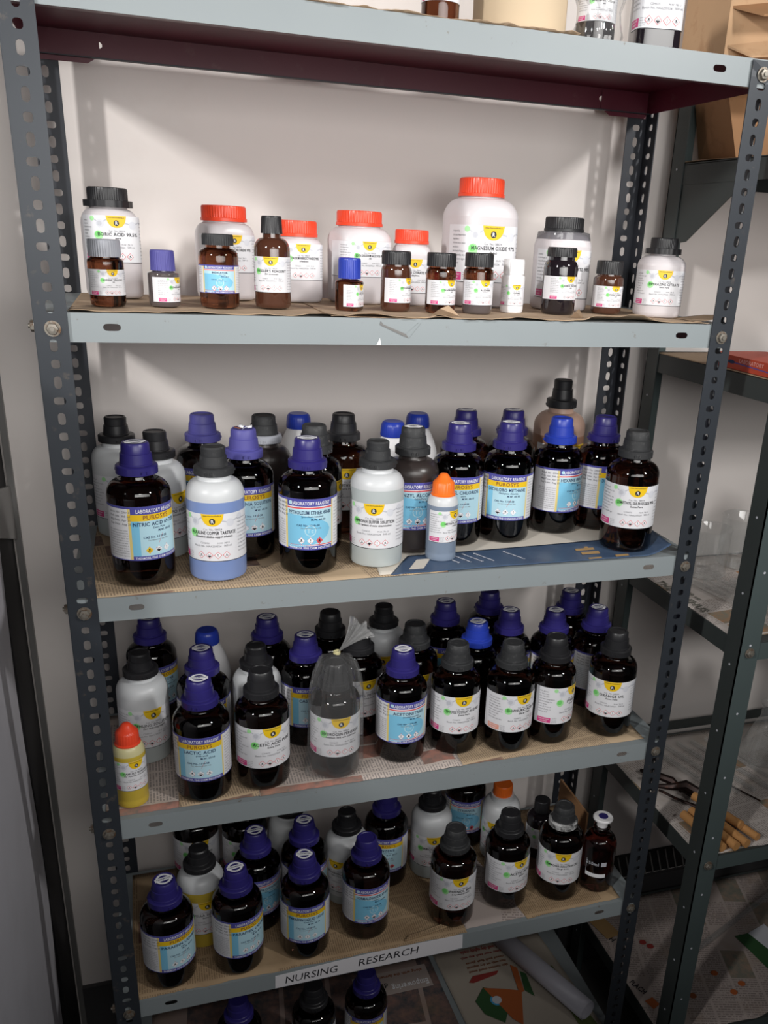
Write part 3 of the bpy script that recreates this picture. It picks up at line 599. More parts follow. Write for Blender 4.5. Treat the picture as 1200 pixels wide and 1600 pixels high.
# ---------------------------------------------------------------- main slotted angle rack
WI = 0.844; DD = 0.3106; FW = 0.0348; LIP = 0.0325; PITCH = 0.0208
def holed_flange(org, du, width, z0, z1, phase, m, hole0=0):
    """one flange of slotted angle: starts at org, runs along du for width, holes every PITCH"""
    bm = bmesh.new(); du = Vector(du); n = int((z1 - z0) / PITCH)
    def P(u, z): return Vector(org) + du * u + Vector((0, 0, z))
    cu = width / 2
    for k in range(n):
        za = z0 + k * PITCH; zc = za + PITCH / 2; kind = (k + hole0) % 4
        a, c = {0: (0.0042, 0.0071), 1: (0.0066, 0.0044), 2: (0.0042, 0.0071), 3: (0.0049, 0.0049)}[kind]
        corner = [atan2(sz * PITCH / 2, sx * width / 2) for sx in (-1, 1) for sz in (-1, 1)]
        angs = sorted(set([round(x, 5) for x in corner] + [round(-pi + 2 * pi * (j + 0.5) / 16, 5) for j in range(16)]))
        ins = []; outs = []
        for t in angs:
            ct, st = cos(t), sin(t); e = 3.2; kk = (abs(ct / a) ** e + abs(st / c) ** e) ** (-1 / e)
            ins.append(bm.verts.new(P(cu + kk * ct, zc + kk * st)))
            s = min((width / 2) / abs(ct) if abs(ct) > 1e-6 else 9, (PITCH / 2) / abs(st) if abs(st) > 1e-6 else 9)
            outs.append(bm.verts.new(P(cu + s * ct, zc + s * st)))
        for j in range(len(angs)):
            j2 = (j + 1) % len(angs); bm.faces.new((ins[j], ins[j2], outs[j2], outs[j]))
    za = z0 + n * PITCH
    bm.faces.new([bm.verts.new(P(0, za)), bm.verts.new(P(width, za)), bm.verts.new(P(width, z1)), bm.verts.new(P(0, z1))])
    bmesh.ops.remove_doubles(bm, verts=bm.verts, dist=0.00002)
    return bm
def post(name, x, y, dx, dy, z0, z1, m, parent, ph=0):
    b1 = holed_flange((x, y, 0), (dx, 0, 0), FW, z0, z1, 0, m, ph); b2 = holed_flange((x, y, 0), (0, dy, 0), FW, z0, z1, 0, m, ph + 2)
    me = bpy.data.meshes.new(name); tmp = bpy.data.meshes.new('t'); b2.to_mesh(tmp); b1.from_mesh(tmp); bpy.data.meshes.remove(tmp)
    b1.to_mesh(me); b1.free(); b2.free(); me.materials.append(m)
    o = link(name, me, parent); s = o.modifiers.new('thick', 'SOLIDIFY'); s.thickness = 0.0017; s.offset = 0; return o
def bolt(x, y, z, ax, parent):
    b = MB(); b.lathe([(0.0086, 0.0), (0.0090, 0.0006), (0.0088, 0.0012)], M_BOLT, 20)
    b.lathe([(0.0066, 0.0012), (0.0068, 0.004), (0.0060, 0.0052), (0.003, 0.0056)], M_BOLT, 6, smooth=False)
    b.lathe([(0.0028, 0.0056), (0.0026, 0.0075)], M_BOLT, 10)
    o = b.build('bolt', parent, (x, y, z)); o.rotation_euler = {'f': (pi / 2, 0, 0), 'l': (0, -pi / 2, 0), 'r': (0, pi / 2, 0)}[ax]; return o
def slot_strip(b, x0, x1, y, z0, z1, th, m, slots, inward=1):
    """lip sheet in the XZ plane with rounded slots"""
    xs = [x0]; 
    def cell(cx):
        w, h = 0.013, (z1 - z0) / 2; zc = (z0 + z1) / 2 + 0.001; N = 20; a, c = 0.0095, 0.0040; I = []; O = []
        an = sorted(set([round(atan2(s2 * h, s1 * w), 5) for s1 in (-1, 1) for s2 in (-1, 1)] + [round(-pi + 2 * pi * (j + .5) / N, 5) for j in range(N)]))
        V = []
        for t in an:
            ct, st = cos(t), sin(t); e = 4; kk = (abs(ct / a) ** e + abs(st / c) ** e) ** (-1 / e); s = min(w / abs(ct) if abs(ct) > 1e-6 else 9, h / abs(st) if abs(st) > 1e-6 else 9)
            ox, oz = cx + s * ct, (z0 + z1) / 2 + s * st; ix, iz = cx + kk * ct, zc + kk * st
            V += [(ix, y, iz), (ox, y, oz), (ix, y + th, iz), (ox, y + th, oz)]
        n = len(an); F = []
        for j in range(n):
            k = (j + 1) % n; F += [(4 * j, 4 * k, 4 * k + 1, 4 * j + 1), (4 * j + 2, 4 * j + 3, 4 * k + 3, 4 * k + 2), (4 * j, 4 * j + 2, 4 * k + 2, 4 * k)]
        b.add(V, F, m)
    cur = x0
    for cx in slots: b.box((cur, y, z0), (cx - 0.013, y + th, z1), m); cell(cx); cur = cx + 0.013
    b.box((cur, y, z0), (x1, y + th, z1), m)
def build_rack():
    t = thing('steel_shelving_rack', (0, 0, 0.10), 'tall slotted angle steel rack with six blue-grey shelves of reagent bottles', 'shelving rack')
    def ch(o): o.location = Vector(o.location) - Vector((0, 0, 0.10)); return o
    g = 0.0022
    ch(post('upright_post', -FW, 0, 1, 1, 0.11, 2.30, M_POST, t, 0))
    ch(post('upright_post', WI + FW, 0, -1, 1, 0.11, 1.9800, M_POST, t, 1))
    ch(post('upright_post', -FW, DD, 1, -1, 0.11, 2.0, M_POSTIN, t, 1))
    ch(post('upright_post', WI + FW, DD, -1, -1, 0.11, 2.0, M_POSTIN, t, 2))
    for k, z in enumerate(ZS):
        b = MB(); xa, xb = -FW + g, WI + FW - g; ya, yb = g, DD - g; th = 0.001
        U = M_MAROON
        b.box((xa, ya, z - 0.0008), (xb, yb, z), M_SHELF); b.box((xa + th, ya + th, z - 0.0018), (xb - th, yb - th, z - 0.0008), U)
        slot_strip(b, xa, xb, ya, z - LIP, z - 0.0008, th, M_SHELF, (0.046, 0.798))
        slot_strip(b, xa, xb, yb - th, z - LIP, z - 0.0018, th, U, (0.046, 0.798))
        b.box((xa, ya + th, z - LIP), (xa + th, yb - th, z - 0.0018), U); b.box((xb - th, ya + th, z - LIP), (xb, yb - th, z - 0.0018), U)
        # returns folded inwards at the foot of the lips
        b.box((xa + th, ya + th, z - LIP), (xb - th, ya + 0.011, z - LIP + th), U)
        b.box((xa + th, yb - 0.011, z - LIP - 0.0002), (xb - th, yb - th, z - LIP + th), M_POSTIN if k == 0 else U)
        b.box((xa + th, (ya + yb) / 2 - 0.004, z - 0.0045), (xb - th, (ya + yb) / 2 + 0.004, z - 0.0018), U)
        for xc, sg in ((0.0, 1), (WI, -1)):     # chamfered end plates inside the rear lip
            V = [(xc - sg * 0.03, yb - 0.0025, z - 0.004), (xc + sg * 0.052, yb - 0.0025, z - 0.004), (xc + sg * 0.052, yb - 0.0025, z - LIP + 0.004), (xc + sg * 0.036, yb - 0.0025, z - LIP - 0.006), (xc - sg * 0.03, yb - 0.0025, z - LIP - 0.006)]
            V2 = [(p[0], p[1] + 0.001, p[2]) for p in V]
            b.add(V + V2, [(0, 1, 2, 3, 4), (9, 8, 7, 6, 5)] + [(j, (j + 1) % 5, 5 + (j + 1) % 5, 5 + j) for j in range(5)], U)
        s = b.build('shelf_tray', t); ch(s)
        if k == 4:
            # paper strip with the words, stuck on the front lip
            p = MB(); y = ya - 0.0006
            V = [(0.208, y, z - LIP + 0.001), (0.358, y, z - LIP + 0.0015), (0.500, y, z - LIP + 0.001), (0.532, y, z - LIP + 0.003), (0.531, y, z + 0.0005), (0.372, y, z + 0.0012), (0.300, y, z - 0.0015), (0.2085, y, z - 0.006)]
            p.add(V + [(a, y + 0.0005, c) for a, _, c in V], [(0, 1, 2, 3, 4, 5, 6, 7), tuple(range(15, 7, -1))] + [(j, j + 8, (j + 1) % 8 + 8, (j + 1) % 8) for j in range(8)], M_STRIP)
            for w, x, zz, ww in (('NURSING', 0.2230, z - 0.0255, 0.0870), ('RESEARCH', 0.3450, z - 0.0215, 0.1050)):
                Vt, Ft = text_geo(w, 0.0145, None, 'L', False); kx = ww / max(q_[0] for q_ in Vt); p.add([(x + a * kx + c * 0.12, y - 0.0002, zz + c + (a * 0.02)) for a, c in Vt], Ft, M_PINKP)
            q = p.build('paper_name_strip', s); q['label'] = 'white paper strip lettered NURSING RESEARCH'
        zb = z - 0.0175
        for x in (-0.0165, WI + 0.0175):
            if k == 0 and x < 0: pass
            ch(bolt(x, -0.0008, zb, 'f', t))
        ch(bolt(-FW - 0.0008, 0.016, zb + 0.001, 'l', t)); ch(bolt(WI + FW + 0.0008, 0.016, zb, 'r', t))
    # torn scraps of tape left on the second lip
    p = MB(); z = ZS[1]
    p.add([(0.362, 0.0014, z - 0.003), (0.365, 0.0014, z - 0.007), (0.395, 0.0014, z - 0.0185), (0.399, 0.0014, z - 0.0235), (0.392, 0.0014, z - 0.0212), (0.361, 0.0014, z - 0.0078)], [(0, 1, 2, 3, 4, 5)], M_EDGE)
    p.add([(0.395, 0.0014, z - 0.0185), (0.412, 0.0012, z - 0.004), (0.414, 0.0012, z - 0.0045), (0.399, 0.0014, z - 0.0235)], [(0, 1, 2, 3)], M_SHELF)
    p.add([(0.357, 0.0014, z - LIP + 0.0002), (0.363, 0.0014, z - LIP + 0.0002), (0.3615, 0.0014, z - LIP + 0.009)], [(0, 1, 2)], M_PWHT)
    o = p.build('tape_scrap', t); ch(o); o['label'] = 'torn grey tape scraps'
build_rack()

# ---------------------------------------------------------------- sheets of paper
def sheet(name, poly_fn, nx, ny, m, label, cat, wav=0.0008, thick=0.0004, group=None, seed=1, zoff=0.0006, lift=None, m2=None):
    """poly_fn(s,t)->(x,y,z); a slightly rumpled sheet"""
    rnd = random.Random(seed); ph = [rnd.uniform(0, 6) for _ in range(6)]
    b = MB(); V = []
    for j in range(ny + 1):
        for i in range(nx + 1):
            s, t = i / nx, j / ny; x, y, z = poly_fn(s, t)
            w = wav * (0.5 + 0.5 * sin(s * 9 + ph[0] + 2 * sin(t * 3 + ph[1]))) * (0.5 + 0.5 * sin(t * 4 + ph[2] + s * 6))
            V.append((x, y, z + w + zoff + (lift(s, t) if lift else 0)))
    F = [(j * (nx + 1) + i, j * (nx + 1) + i + 1, (j + 1) * (nx + 1) + i + 1, (j + 1) * (nx + 1) + i) for j in range(ny) for i in range(nx)]
    b.add(V, F, m, True); x0, y0, z0 = V[0]
    o = b.build(name); o.location = (0, 0, 0)
    md = o.modifiers.new('thick', 'SOLIDIFY'); md.thickness = thick; md.offset = 1 if False else -1
    # origin at its own corner
    for v in o.data.vertices: v.co -= Vector((x0, y0, z0))
    o.location = (x0, y0, z0)
    return tag(o, label, cat, group)
def quad(a, b, c, d, z):   # a front-left, b front-right, c back-right, d back-left
    def f(s, t):
        x = (a[0] * (1 - s) + b[0] * s) * (1 - t) + (d[0] * (1 - s) + c[0] * s) * t
        y = (a[1] * (1 - s) + b[1] * s) * (1 - t) + (d[1] * (1 - s) + c[1] * s) * t
        return x, y, z
    return f
def torn(f, seed, amp=0.003, amp2=0.0):
    rnd = random.Random(seed); k = [rnd.uniform(20, 60) for _ in range(4)]; p = [rnd.uniform(0, 6) for _ in range(4)]
    def g(s, t):
        x, y, z = f(s, t); e = max(0, 1 - t * 6); y += e * amp * (sin(s * k[0] + p[0]) + 0.6 * sin(s * k[1] * 2.1 + p[1]) + 0.4 * sin(s * k[2] * 5 + p[2])); return x, y, z
    return g
Z0, Z1, Z2, Z3, Z4, Z5 = ZS
def lift_front(amp, seed):
    rnd = random.Random(seed); c = [(rnd.random(), rnd.uniform(0.02, 0.06), rnd.uniform(0.3, 1)) for _ in range(9)]
    return lambda s, t: amp * max(0, 1 - t * 9) * sum(h * exp(-((s - q) / w) ** 2) for q, w, h in c)
sheet('kraft_paper_liner', torn(quad((0.0, 0.006), (0.47, 0.002), (0.47, 0.30), (0.0, 0.305), Z1), 3), 120, 24, M_KRAFT, 'brown kraft paper lining the left half of the second shelf from top', 'paper', 0.0006, lift=lift_front(0.0030, 5), seed=2, group='kraft shelf liners')
sheet('kraft_paper_liner', torn(quad((0.30, -0.001), (0.838, 0.004), (0.842, 0.30), (0.30, 0.30), Z1 + 0.0011), 8), 140, 24, M_KRAFT, 'kraft paper with curled torn front edge lining the right half of second shelf', 'paper', 0.0004, lift=lift_front(0.0050, 6), seed=4, group='kraft shelf liners')
def flap(x, w, h, z, y, m, label, seed):
    b = MB(); V = [(0, 0, 0), (w * 0.3, -0.004, h * 0.7), (w * 0.6, -0.001, h), (w * 0.82, 0.002, h * 0.55), (w, 0, 0.0), (w * 0.5, 0.004, 0.001)]
    b.add(V, [(0, 4, 3, 2, 1), (0, 1, 2, 3, 4)], m); o = b.build('torn_paper_flap', None, (x, y, z)); md = o.modifiers.new('t', 'SOLIDIFY'); md.thickness = 0.0003; return tag(o, label, 'paper scrap', 'torn scraps of kraft paper at the shelf edge')
flap(0.435, 0.040, 0.013, Z1 + 0.0022, 0.028, M_KRAFT, 'curled kraft paper flap standing in front of the middle small amber jars', 1)
flap(0.640, 0.022, 0.012, Z1 + 0.0022, 0.040, M_KRAFT, 'pointed kraft scrap in front of the dark jar on the right', 1)
# curled right end with staples
sheet('kraft_paper_liner', quad((0.825, 0.015), (0.872, 0.012), (0.868, 0.06), (0.825, 0.09), Z1 + 0.002), 16, 8, M_KRAFT, 'curled end of brown kraft paper against the right front post', 'paper', 0.0005, lift=lambda s, t: 0.010 * s * s * (1 - 0.4 * t), seed=9, group='kraft shelf liners')
sheet('kraft_paper_liner', torn(quad((0.15, -0.0005), (0.60, 0.001), (0.60, 0.30), (0.15, 0.30), Z0), 13), 100, 10, M_KRAFT, 'brown kraft paper poking over the front edge of the top shelf', 'paper', 0.0004, lift=lift_front(0.0030, 15), seed=12, group='kraft shelf liners')
# shelf three: newspaper, plain sheet and navy magazine page
sheet('newspaper_sheet', torn(quad((-0.012, 0.004), (0.47, 0.004), (0.47, 0.30), (-0.01, 0.30), Z2), 21, 0.0005), 70, 16, M_NEWS_TAN, 'tan newspaper lining the left half of the third shelf', 'newspaper', 0.0006, seed=21, group='newspaper liners')
sheet('plain_paper_sheet', torn(quad((0.37, 0.006), (0.80, 0.05), (0.84, 0.28), (0.40, 0.29), Z2 + 0.0008), 22, 0.002), 70, 16, M_OFFW, 'cream blank sheet under the bottles on right half of the third shelf', 'paper', 0.0006, seed=22)
NAVF = torn(quad((0.385, 0.006), (0.835, 0.006), (0.845, 0.092), (0.43, 0.075), Z2 + 0.0016), 23, 0.0006)
nav = sheet('magazine_page', NAVF, 90, 14, M_MAGNAVY, 'glossy navy magazine page at the front of the third shelf', 'magazine page', 0.0005, seed=23, lift=lambda s, t: 0.016 * max(0, (s - 0.90) / 0.10) ** 2)
def join_print(sh, b):
    me = sh.data; loc = sh.location; nv = len(me.vertices)
    V = [tuple(v.co) for v in me.vertices] + [(p[0] - loc.x, p[1] - loc.y, p[2] - loc.z + 0.0006) for p in b.v]
    F = [tuple(p.vertices) for p in me.polygons] + [tuple(nv + i for i in f) for f in b.f]
    MM = [0] * len(me.polygons) + [i + 1 for i in b.m]; base = me.materials[0]
    n = bpy.data.meshes.new('paper'); n.from_pydata(V, [], F); n.materials.append(base)
    for m in b.mats: n.materials.append(m)
    n.polygons.foreach_set('material_index', MM); n.polygons.foreach_set('use_smooth', [i == 0 for i in MM]); n.update(); sh.data = n
def decal(b, f, s0, t0, s1, t1, m, dz=0.0011):
    V = [f(s0, t0), f(s1, t0), f(s1, t1), f(s0, t1)]; b.add([(x, y, z + dz) for x, y, z in V], [(0, 1, 2, 3)], m)
pr = MB()
for (s0, t0, s1, t1, m) in ((0.05, 0.18, 0.10, 0.70, M_OFFW), (0.66, 0.50, 0.735, 0.60, M_GOLD), (0.675, 0.28, 0.745, 0.40, M_GOLD), (0.70, 0.62, 0.715, 0.68, M_GOLD), (0.795, 0.06, 0.845, 0.14, M_GOLD), (0.69, 0.03, 0.74, 0.09, M_GOLD)): decal(pr, NAVF, s0, t0, s1, t1, m)
rr = random.Random(4)
for k in range(5):
    bx = 0.475 + k * 0.018 + (0.03 if k > 3 else 0); by = 0.030 - k * 0.0008
    Vt, Ft = text_geo(filler(26), 0.0036, 0.042, 'L'); ca, sa = cos(-1.1), sin(-1.1)
    pr.add([(bx + 0.0 + x * ca - y * sa, by + 0.036 + x * sa + y * ca, Z2 + 0.0033) for x, y in Vt], Ft, M_PLG)
join_print(nav, pr)
# shelf four newspapers
sheet('newspaper_sheet', torn(quad((-0.020, 0.012), (0.085, 0.012), (0.10, 0.30), (-0.02, 0.30), Z3), 31, 0.0004), 24, 16, M_NEWS_W, 'pale printed sheet under the yellow dropper bottle on the fourth shelf', 'newspaper', 0.0004, seed=31, group='newspaper liners')
sheet('newspaper_sheet', torn(quad((0.080, 0.012), (0.27, 0.012), (0.27, 0.30), (0.085, 0.30), Z3 + 0.0004), 32, 0.0004), 30, 16, M_NEWS_TAN, 'tan newspaper strip under the front left bottles of the fourth shelf', 'newspaper', 0.0004, seed=32, group='newspaper liners')
sheet('newspaper_sheet', torn(quad((0.195, 0.010), (0.515, 0.010), (0.52, 0.30), (0.20, 0.30), Z3 + 0.0008), 33, 0.0005), 50, 16, M_NEWS_W, 'pale newspaper with fine print in the middle of the fourth shelf', 'newspaper', 0.0006, seed=33, lift=lambda s, t: 0.004 * exp(-((s - 0.93) / 0.06) ** 2 - ((t - 0.10) / 0.12) ** 2), group='newspaper liners')
sheet('newspaper_sheet', torn(quad((0.48, 0.014), (0.845, 0.014), (0.85, 0.30), (0.48, 0.30), Z3 + 0.0004), 34, 0.0004), 50, 16, M_NEWS_TAN, 'reddish tan newspaper under the front right bottles of the fourth shelf', 'newspaper', 0.0005, seed=34, group='newspaper liners')
# shelf five newspapers
sheet('newspaper_sheet', torn(quad((-0.010, 0.006), (0.54, 0.003), (0.54, 0.30), (-0.01, 0.30), Z4), 41, 0.0010), 80, 16, M_NEWS_V, 'stained brown newspaper on the left of the fifth shelf', 'newspaper', 0.0006, seed=41, group='newspaper liners')
sheet('newspaper_sheet', torn(quad((0.54, 0.012), (0.66, 0.012), (0.66, 0.30), (0.54, 0.30), Z4), 42, 0.0004), 20, 16, M_NEWS_C, 'newspaper picture page between two brown sheets on the fifth shelf', 'newspaper', 0.0004, seed=42, group='newspaper liners')
sheet('newspaper_sheet', torn(quad((0.655, 0.006), (0.842, 0.010), (0.848, 0.30), (0.60, 0.30), Z4 + 0.0007), 43, 0.0008), 40, 16, M_NEWS_V, 'folded brown newspaper at the right end of the fifth shelf', 'newspaper', 0.0006, seed=43, group='newspaper liners')
b = MB()
for k in range(3): b.tube([(0.430 + k * 0.004, 0.012 + k * 0.003, Z4 + 0.003 + k * 0.0006), (0.47, 0.016 + k * 0.003, Z4 + 0.0042), (0.515, 0.024 + k * 0.003, Z4 + 0.0046 + k * 0.0005)], 0.0020, M_NEWS_V, 8)
tag(b.build('rolled_paper_edge'), 'small rolled up newspaper edge at the front of the fifth shelf', 'paper')

# ---------------------------------------------------------------- bottles, second shelf
small_jar('s1', 20, ('IODINE YELLOW', 'AR'), 'small amber jar with grey screw lid at the far left of second shelf', 0.0206, 0.0753, 0.0186, 0.0560, 0.050, 0.0128, 0.0422, M_BROWN, M_GREYC)
small_jar('s2', 62, ('POTASSIUM BROMIDE', 'pure'), 'small squat jar with wrinkled blue wrapped cap and grey powder', 0.0187, 0.0656, 0.0143, 0.0420, 0.038, 0.0059, 0.0349, M_GREYP, M_BLUEL, cflare=0.04)
small_jar('s3', 0, ('INDICATOR', 'Extra Pure'), 'small amber jar with black lid and light blue banded label', 0.0243, 0.0868, 0.0192, 0.0737, 0.0607, 0.0181, 0.0511, M_BROWN, M_BLACKD, kind='C', neck=0.0150)
small_jar('s4', -5, ("NESSLER'S REAGENT", '(for ammonia)'), 'tall slim brown bottle with black screw cap, label for ammonia', 0.0229, 0.1107, 0.0128, 0.0900, 0.0700, 0.0197, 0.0627, M_BROWNP, M_BLACK, name='slim_reagent_bottle', cflare=0.08)
small_jar('s5', 68, ('ZINC DUST', 'LR'), 'small square amber jar with royal blue screw cap', 0.0165, 0.0654, 0.0146, 0.0400, 0.035, 0.0055, 0.0330, M_BROWN, M_BLUEB, e=4.0, neck=0.011)
small_jar('s6', 60, ('POTASSIUM IODATE', 'AR'), 'small amber jar with black ribbed lid, leftmost of three alike', 0.0202, 0.0760, 0.0195, 0.0593, 0.050, 0.0114, 0.0427, M_BROWNP, M_BLACK)
small_jar('s7', 46, ('SILVER NITRATE', 'AR'), 'small amber jar with black ribbed lid, middle one of three alike', 0.0202, 0.0764, 0.0195, 0.0593, 0.050, 0.0114, 0.0427, M_BROWN, M_BLACK)
small_jar('s8', 30, ('ALIZARIN', 'indicator'), 'small amber jar with black ribbed lid and grey powder, rightmost of three alike', 0.0205, 0.0783, 0.0195, 0.0605, 0.052, 0.0120, 0.0440, M_BROWN, M_BLACK, lvl=0.0125, lm=M_GREYP)
small_jar('s9', 22, ('SUDAN', '(for micro)'), 'tiny white plastic bottle with white cap', 0.0163, 0.0716, 0.0147, 0.0520, 0.0475, 0.0103, 0.0385, M_WHITEC, M_WHITEC, neck=0.0135)
small_jar('s10', 40, ('CARBOL FUCHSIN', 'stain'), 'nearly black amber jar with black lid in front of large clear collared jar', 0.0241, 0.0900, 0.0208, 0.0774, 0.0600, 0.0207, 0.0522, M_BLACKP, M_BLACK, neck=0.0185)
small_jar('s11', 34, ('FERRIC OXIDE', 'pure'), 'small jar full of rusty brown powder with black lid', 0.0221, 0.0748, 0.0194, 0.0560, 0.047, 0.0100, 0.0400, M_BROWNP, M_BLACK)
white_jar('s12', 12, ('PIPERAZINE CITRATE', 'Extra Pure'), 'white plastic jar with black tamper ring cap at the right end', 0.0333, 0.1092, 0.0199, 0.0220, M_BLACK, e=3.0, ring=0.0258, lz=(0.155, 0.60), group='white plastic jars with black caps')
white_jar('j13', 14, ('BORIC ACID 99.5%', 'pure'), 'tall white jar with black cap standing behind the grey lidded amber jar', 0.0330, 0.1359, 0.0255, 0.0235, M_BLACK, e=5, ring=0.0310, lz=(0.33, 0.75), group='white plastic jars with black caps')
white_jar('j14', 22, ('POTASSIUM CHLORIDE 97%', 'pure'), 'white jar with red lid behind the light blue labelled amber jar', 0.0355, 0.1223, 0.0305, 0.0200, M_RED, lz=(0.30, 0.70))
white_jar('j15', 16, ('POTASSIUM FERROCYANIDE 98%', 'trihydrate'), 'white jar with red lid behind the slim brown bottle, second shelf', 0.0320, 0.1082, 0.0285, 0.0210, M_RED, lz=(0.28, 0.72))
white_jar('j16', 22, ('EDTA DISODIUM ACETATE 98%', 'AR'), 'white jar with red lid behind the royal blue capped square jar', 0.0400, 0.1250, 0.0325, 0.0200, M_RED, lz=(0.30, 0.68))
white_jar('j17', 14, ('SODIUM CITRATE 99%', 'dihydrate'), 'shortest white jar with red lid, left of the large white jar', 0.0260, 0.1037, 0.0245, 0.0190, M_RED, lz=(0.17, 0.62))
white_jar('j18', 26, ('MAGNESIUM OXIDE 97%', '(light)'), 'largest white jar with red lid and wide square shoulders', 0.0475, 0.1784, 0.0335, 0.0250, M_RED, e=5.0, lz=(0.20, 0.64))
jt = white_jar('j19', 22, ('SODIUM TARTRATE 98%', 'Extra Pure'), 'white jar with black lid and smoky clear collar on right', 0.0375, 0.1313, 0.0290, 0.0200, M_BLACK, lz=(0.14, 0.66), group='white plastic jars with black caps')
b = MB(); b.lathe([(0.0355, 0.100, 4), (0.0365, 0.101, 3.5), (0.0355, 0.1105, 3), (0.0310, 0.112, 2)], M_TRCAP, 48, cap0=False, cap1=False); b.build('clear_collar', jt)

# ---------------------------------------------------------------- top shelf
POS['t1'] = (0.442, 0.060, 0.0753); POS['t2'] = (0.560, 0.10, 0); POS['t3'] = (0.648, 0.062, 0.0753); POS['t4'] = (0.736, 0.068, 0.12)
small_jar('t1', 10, ('IRON POWDER', 'pure'), 'small amber jar on the top shelf left of the beige drum', 0.0225, 0.0800, 0.0195, 0.0620, 0.053, 0.0230, 0.0560, M_BROWN, M_BLACK, shelf=0)
t = root('t2', 'fibre_drum', 0, 'beige cylindrical fibre drum on the top shelf', 'drum', None, 0)
b = MB(); b.lathe([(0.057, 0), (0.059, 0.001), (0.059, 0.13), (0.057, 0.131)], M_DRUM, 64); b.build('drum_wall', t)
b = MB(); b.lathe([(0.0605, 0.112), (0.061, 0.113), (0.061, 0.134), (0.059, 0.135)], M_DRUM, 64); b.build('drum_lid', t)
tj = small_jar('t3', 18, ('BRILLIANT GREEN', 'stain'), 'dark bottle in a clear polythene bag on the top shelf', 0.0245, 0.0900, 0.0205, 0.0700, 0.060, 0.0240, 0.0600, M_BLACKP, M_BLACK, shelf=0)
tk = small_jar('t4', 16, ('JACK BEAN MEAL', '(crude urease source)'), 'squarish black container with white label at the right of the top shelf', 0.0300, 0.1300, 0.0260, 0.1050, 0.095, 0.0240, 0.0930, M_BLACKP, M_BLACK, shelf=0, e=5.0, name='square_reagent_jar')
t = thing('polythene_bag', (POS['t3'][0], POS['t3'][1], Z0 + LIFT), 'clear polythene bag wrapped around the dark bottle on top shelf', 'bag', 'clear polythene bags')
b = MB(); pr_ = []
for j in range(10):
    zz = j / 9 * 0.115; pr_.append((0.030 + 0.003 * sin(j * 1.7) - (0.012 if j > 7 else 0), zz, 2, 1))
b.lathe(pr_, M_FILM, 64, ribs=11, amp=0.10, cap0=False, cap1=False, cx=0.004); b.build('bag_film', t)

# ---------------------------------------------------------------- third shelf
amber('a1', 2, 'blue', 27, ('B', 'NITRIC ACID 69-72%', 'Extra Pure', 'ycx'), 'amber bottle labelled NITRIC ACID at the front left of third shelf', 'mid', sticker=True)
plastic('a2', 2, -8, ('ALKALINE COPPER TARTRATE', '(Benedicts alkaline copper solution)'), 'translucent plastic bottle filled with blue liquid', liq=M_LBLUE, lev=0.110, cap='dusty')
amber('a3', 2, 'blue', 3, ('C', 'PETROLEUM ETHER 60-80', '(petroleum benzine)', 'gxF'), 'amber bottle labelled PETROLEUM ETHER at the front of the third shelf', sticker=True)
plastic('a4', 2, -6, ('AMMONIA BUFFER SOLUTION', '(for hardness of water determination)'), 'translucent plastic bottle of clear liquid labelled AMMONIA BUFFER SOLUTION', lev=0.1135, cap='dusty')
dropper('a5', 2, 55, ('METHYL ORANGE', 'indicator'), 'dropper bottle with orange pointed cap and grey-blue liquid', M_ORANGE, M_NAT, M_LGREYB, 0.0830)
amber('a6', 2, 'blue', 0, ('B', 'DICHLORO METHANE', 'Methylene chloride', 'cgx'), 'amber bottle labelled DICHLORO METHANE behind the navy page', sticker=True)
amber('a7', 2, 'bright', 52, ('C', 'HEXANE FRACTION', '(from petroleum)', 'xgx'), 'amber bottle with brightest blue cap below the pinkish bottle', sticker=False)
amber('a8', 2, 'dusty', 16, ('W', 'DIMETHYL SULPHOXIDE 99%', ''), 'brown bottle labelled DIMETHYL SULPHOXIDE at the front right', 'mid', r=0.0405)
amber('a9', 2, 'blue', 48, ('B', 'DIMETHYL FORMAMIDE', 'Extra Pure'), 'brown bottle with dark blue cap behind the DIMETHYL SULPHOXIDE bottle', 'mid', sticker=False)
plastic('a10', 2, 15, ('GLYCEROL SOLUTION', ''), 'pale plastic bottle with black cap beside the left rear post, third shelf', cap='black', lev=0.045)
plastic('a11', 2, 48, ('HYPO PEROXIDE', 'solution stabilised'), 'pale plastic bottle with black cap between NITRIC ACID and blue liquid bottles', cap='black', lev=0.03)
amber('a12', 2, 'violet', -6, ('B', 'ETHYL ACETATE', 'pure'), 'amber bottle with violet cap behind the blue liquid bottle')
a13 = amber('a13', 2, 'violet', 14, ('B', 'AMMONIA SOLUTION', '25% w/w'), 'amber bottle with torn paper stuck on its faded violet cap')
b = MB(); rn = random.Random(3)
for k in range(4):
    a = k * 1.6; V = [(0.001 * cos(a), 0.001 * sin(a), 0.1847), (0.012 * cos(a - .4), 0.010 * sin(a - .4), 0.1850 + 0.003 * rn.random()), (0.013 * cos(a + .1), 0.012 * sin(a + .1), 0.1865 + 0.004 * rn.random()), (0.009 * cos(a + .6), 0.010 * sin(a + .6), 0.1855)]
    b.add(V, [(0, 1, 2, 3)], M_PWHT if k != 2 else M_PBRN)
o = b.build('torn_cap_paper', a13); md = o.modifiers.new('t', 'SOLIDIFY'); md.thickness = 0.0004
amber('a14', 2, 'dusty', 0, None, 'dusty amber bottle with black cap and grey collar, third shelf rear', 'dust', collar=M_GREYC)
milk('a15', 2, 'white bottle with blue screw cap behind PETROLEUM ETHER')
amber('a16', 2, 'dusty', 66, ('W', 'BUTANOL', ''), 'amber bottle with dusty black cap half hidden behind PETROLEUM ETHER')
amber('a17', 2, 'black', 8, ('W', 'ETHYL METHYL KETONE', ''), 'brown bottle with black cap behind AMMONIA BUFFER SOLUTION on its left', 'brown')
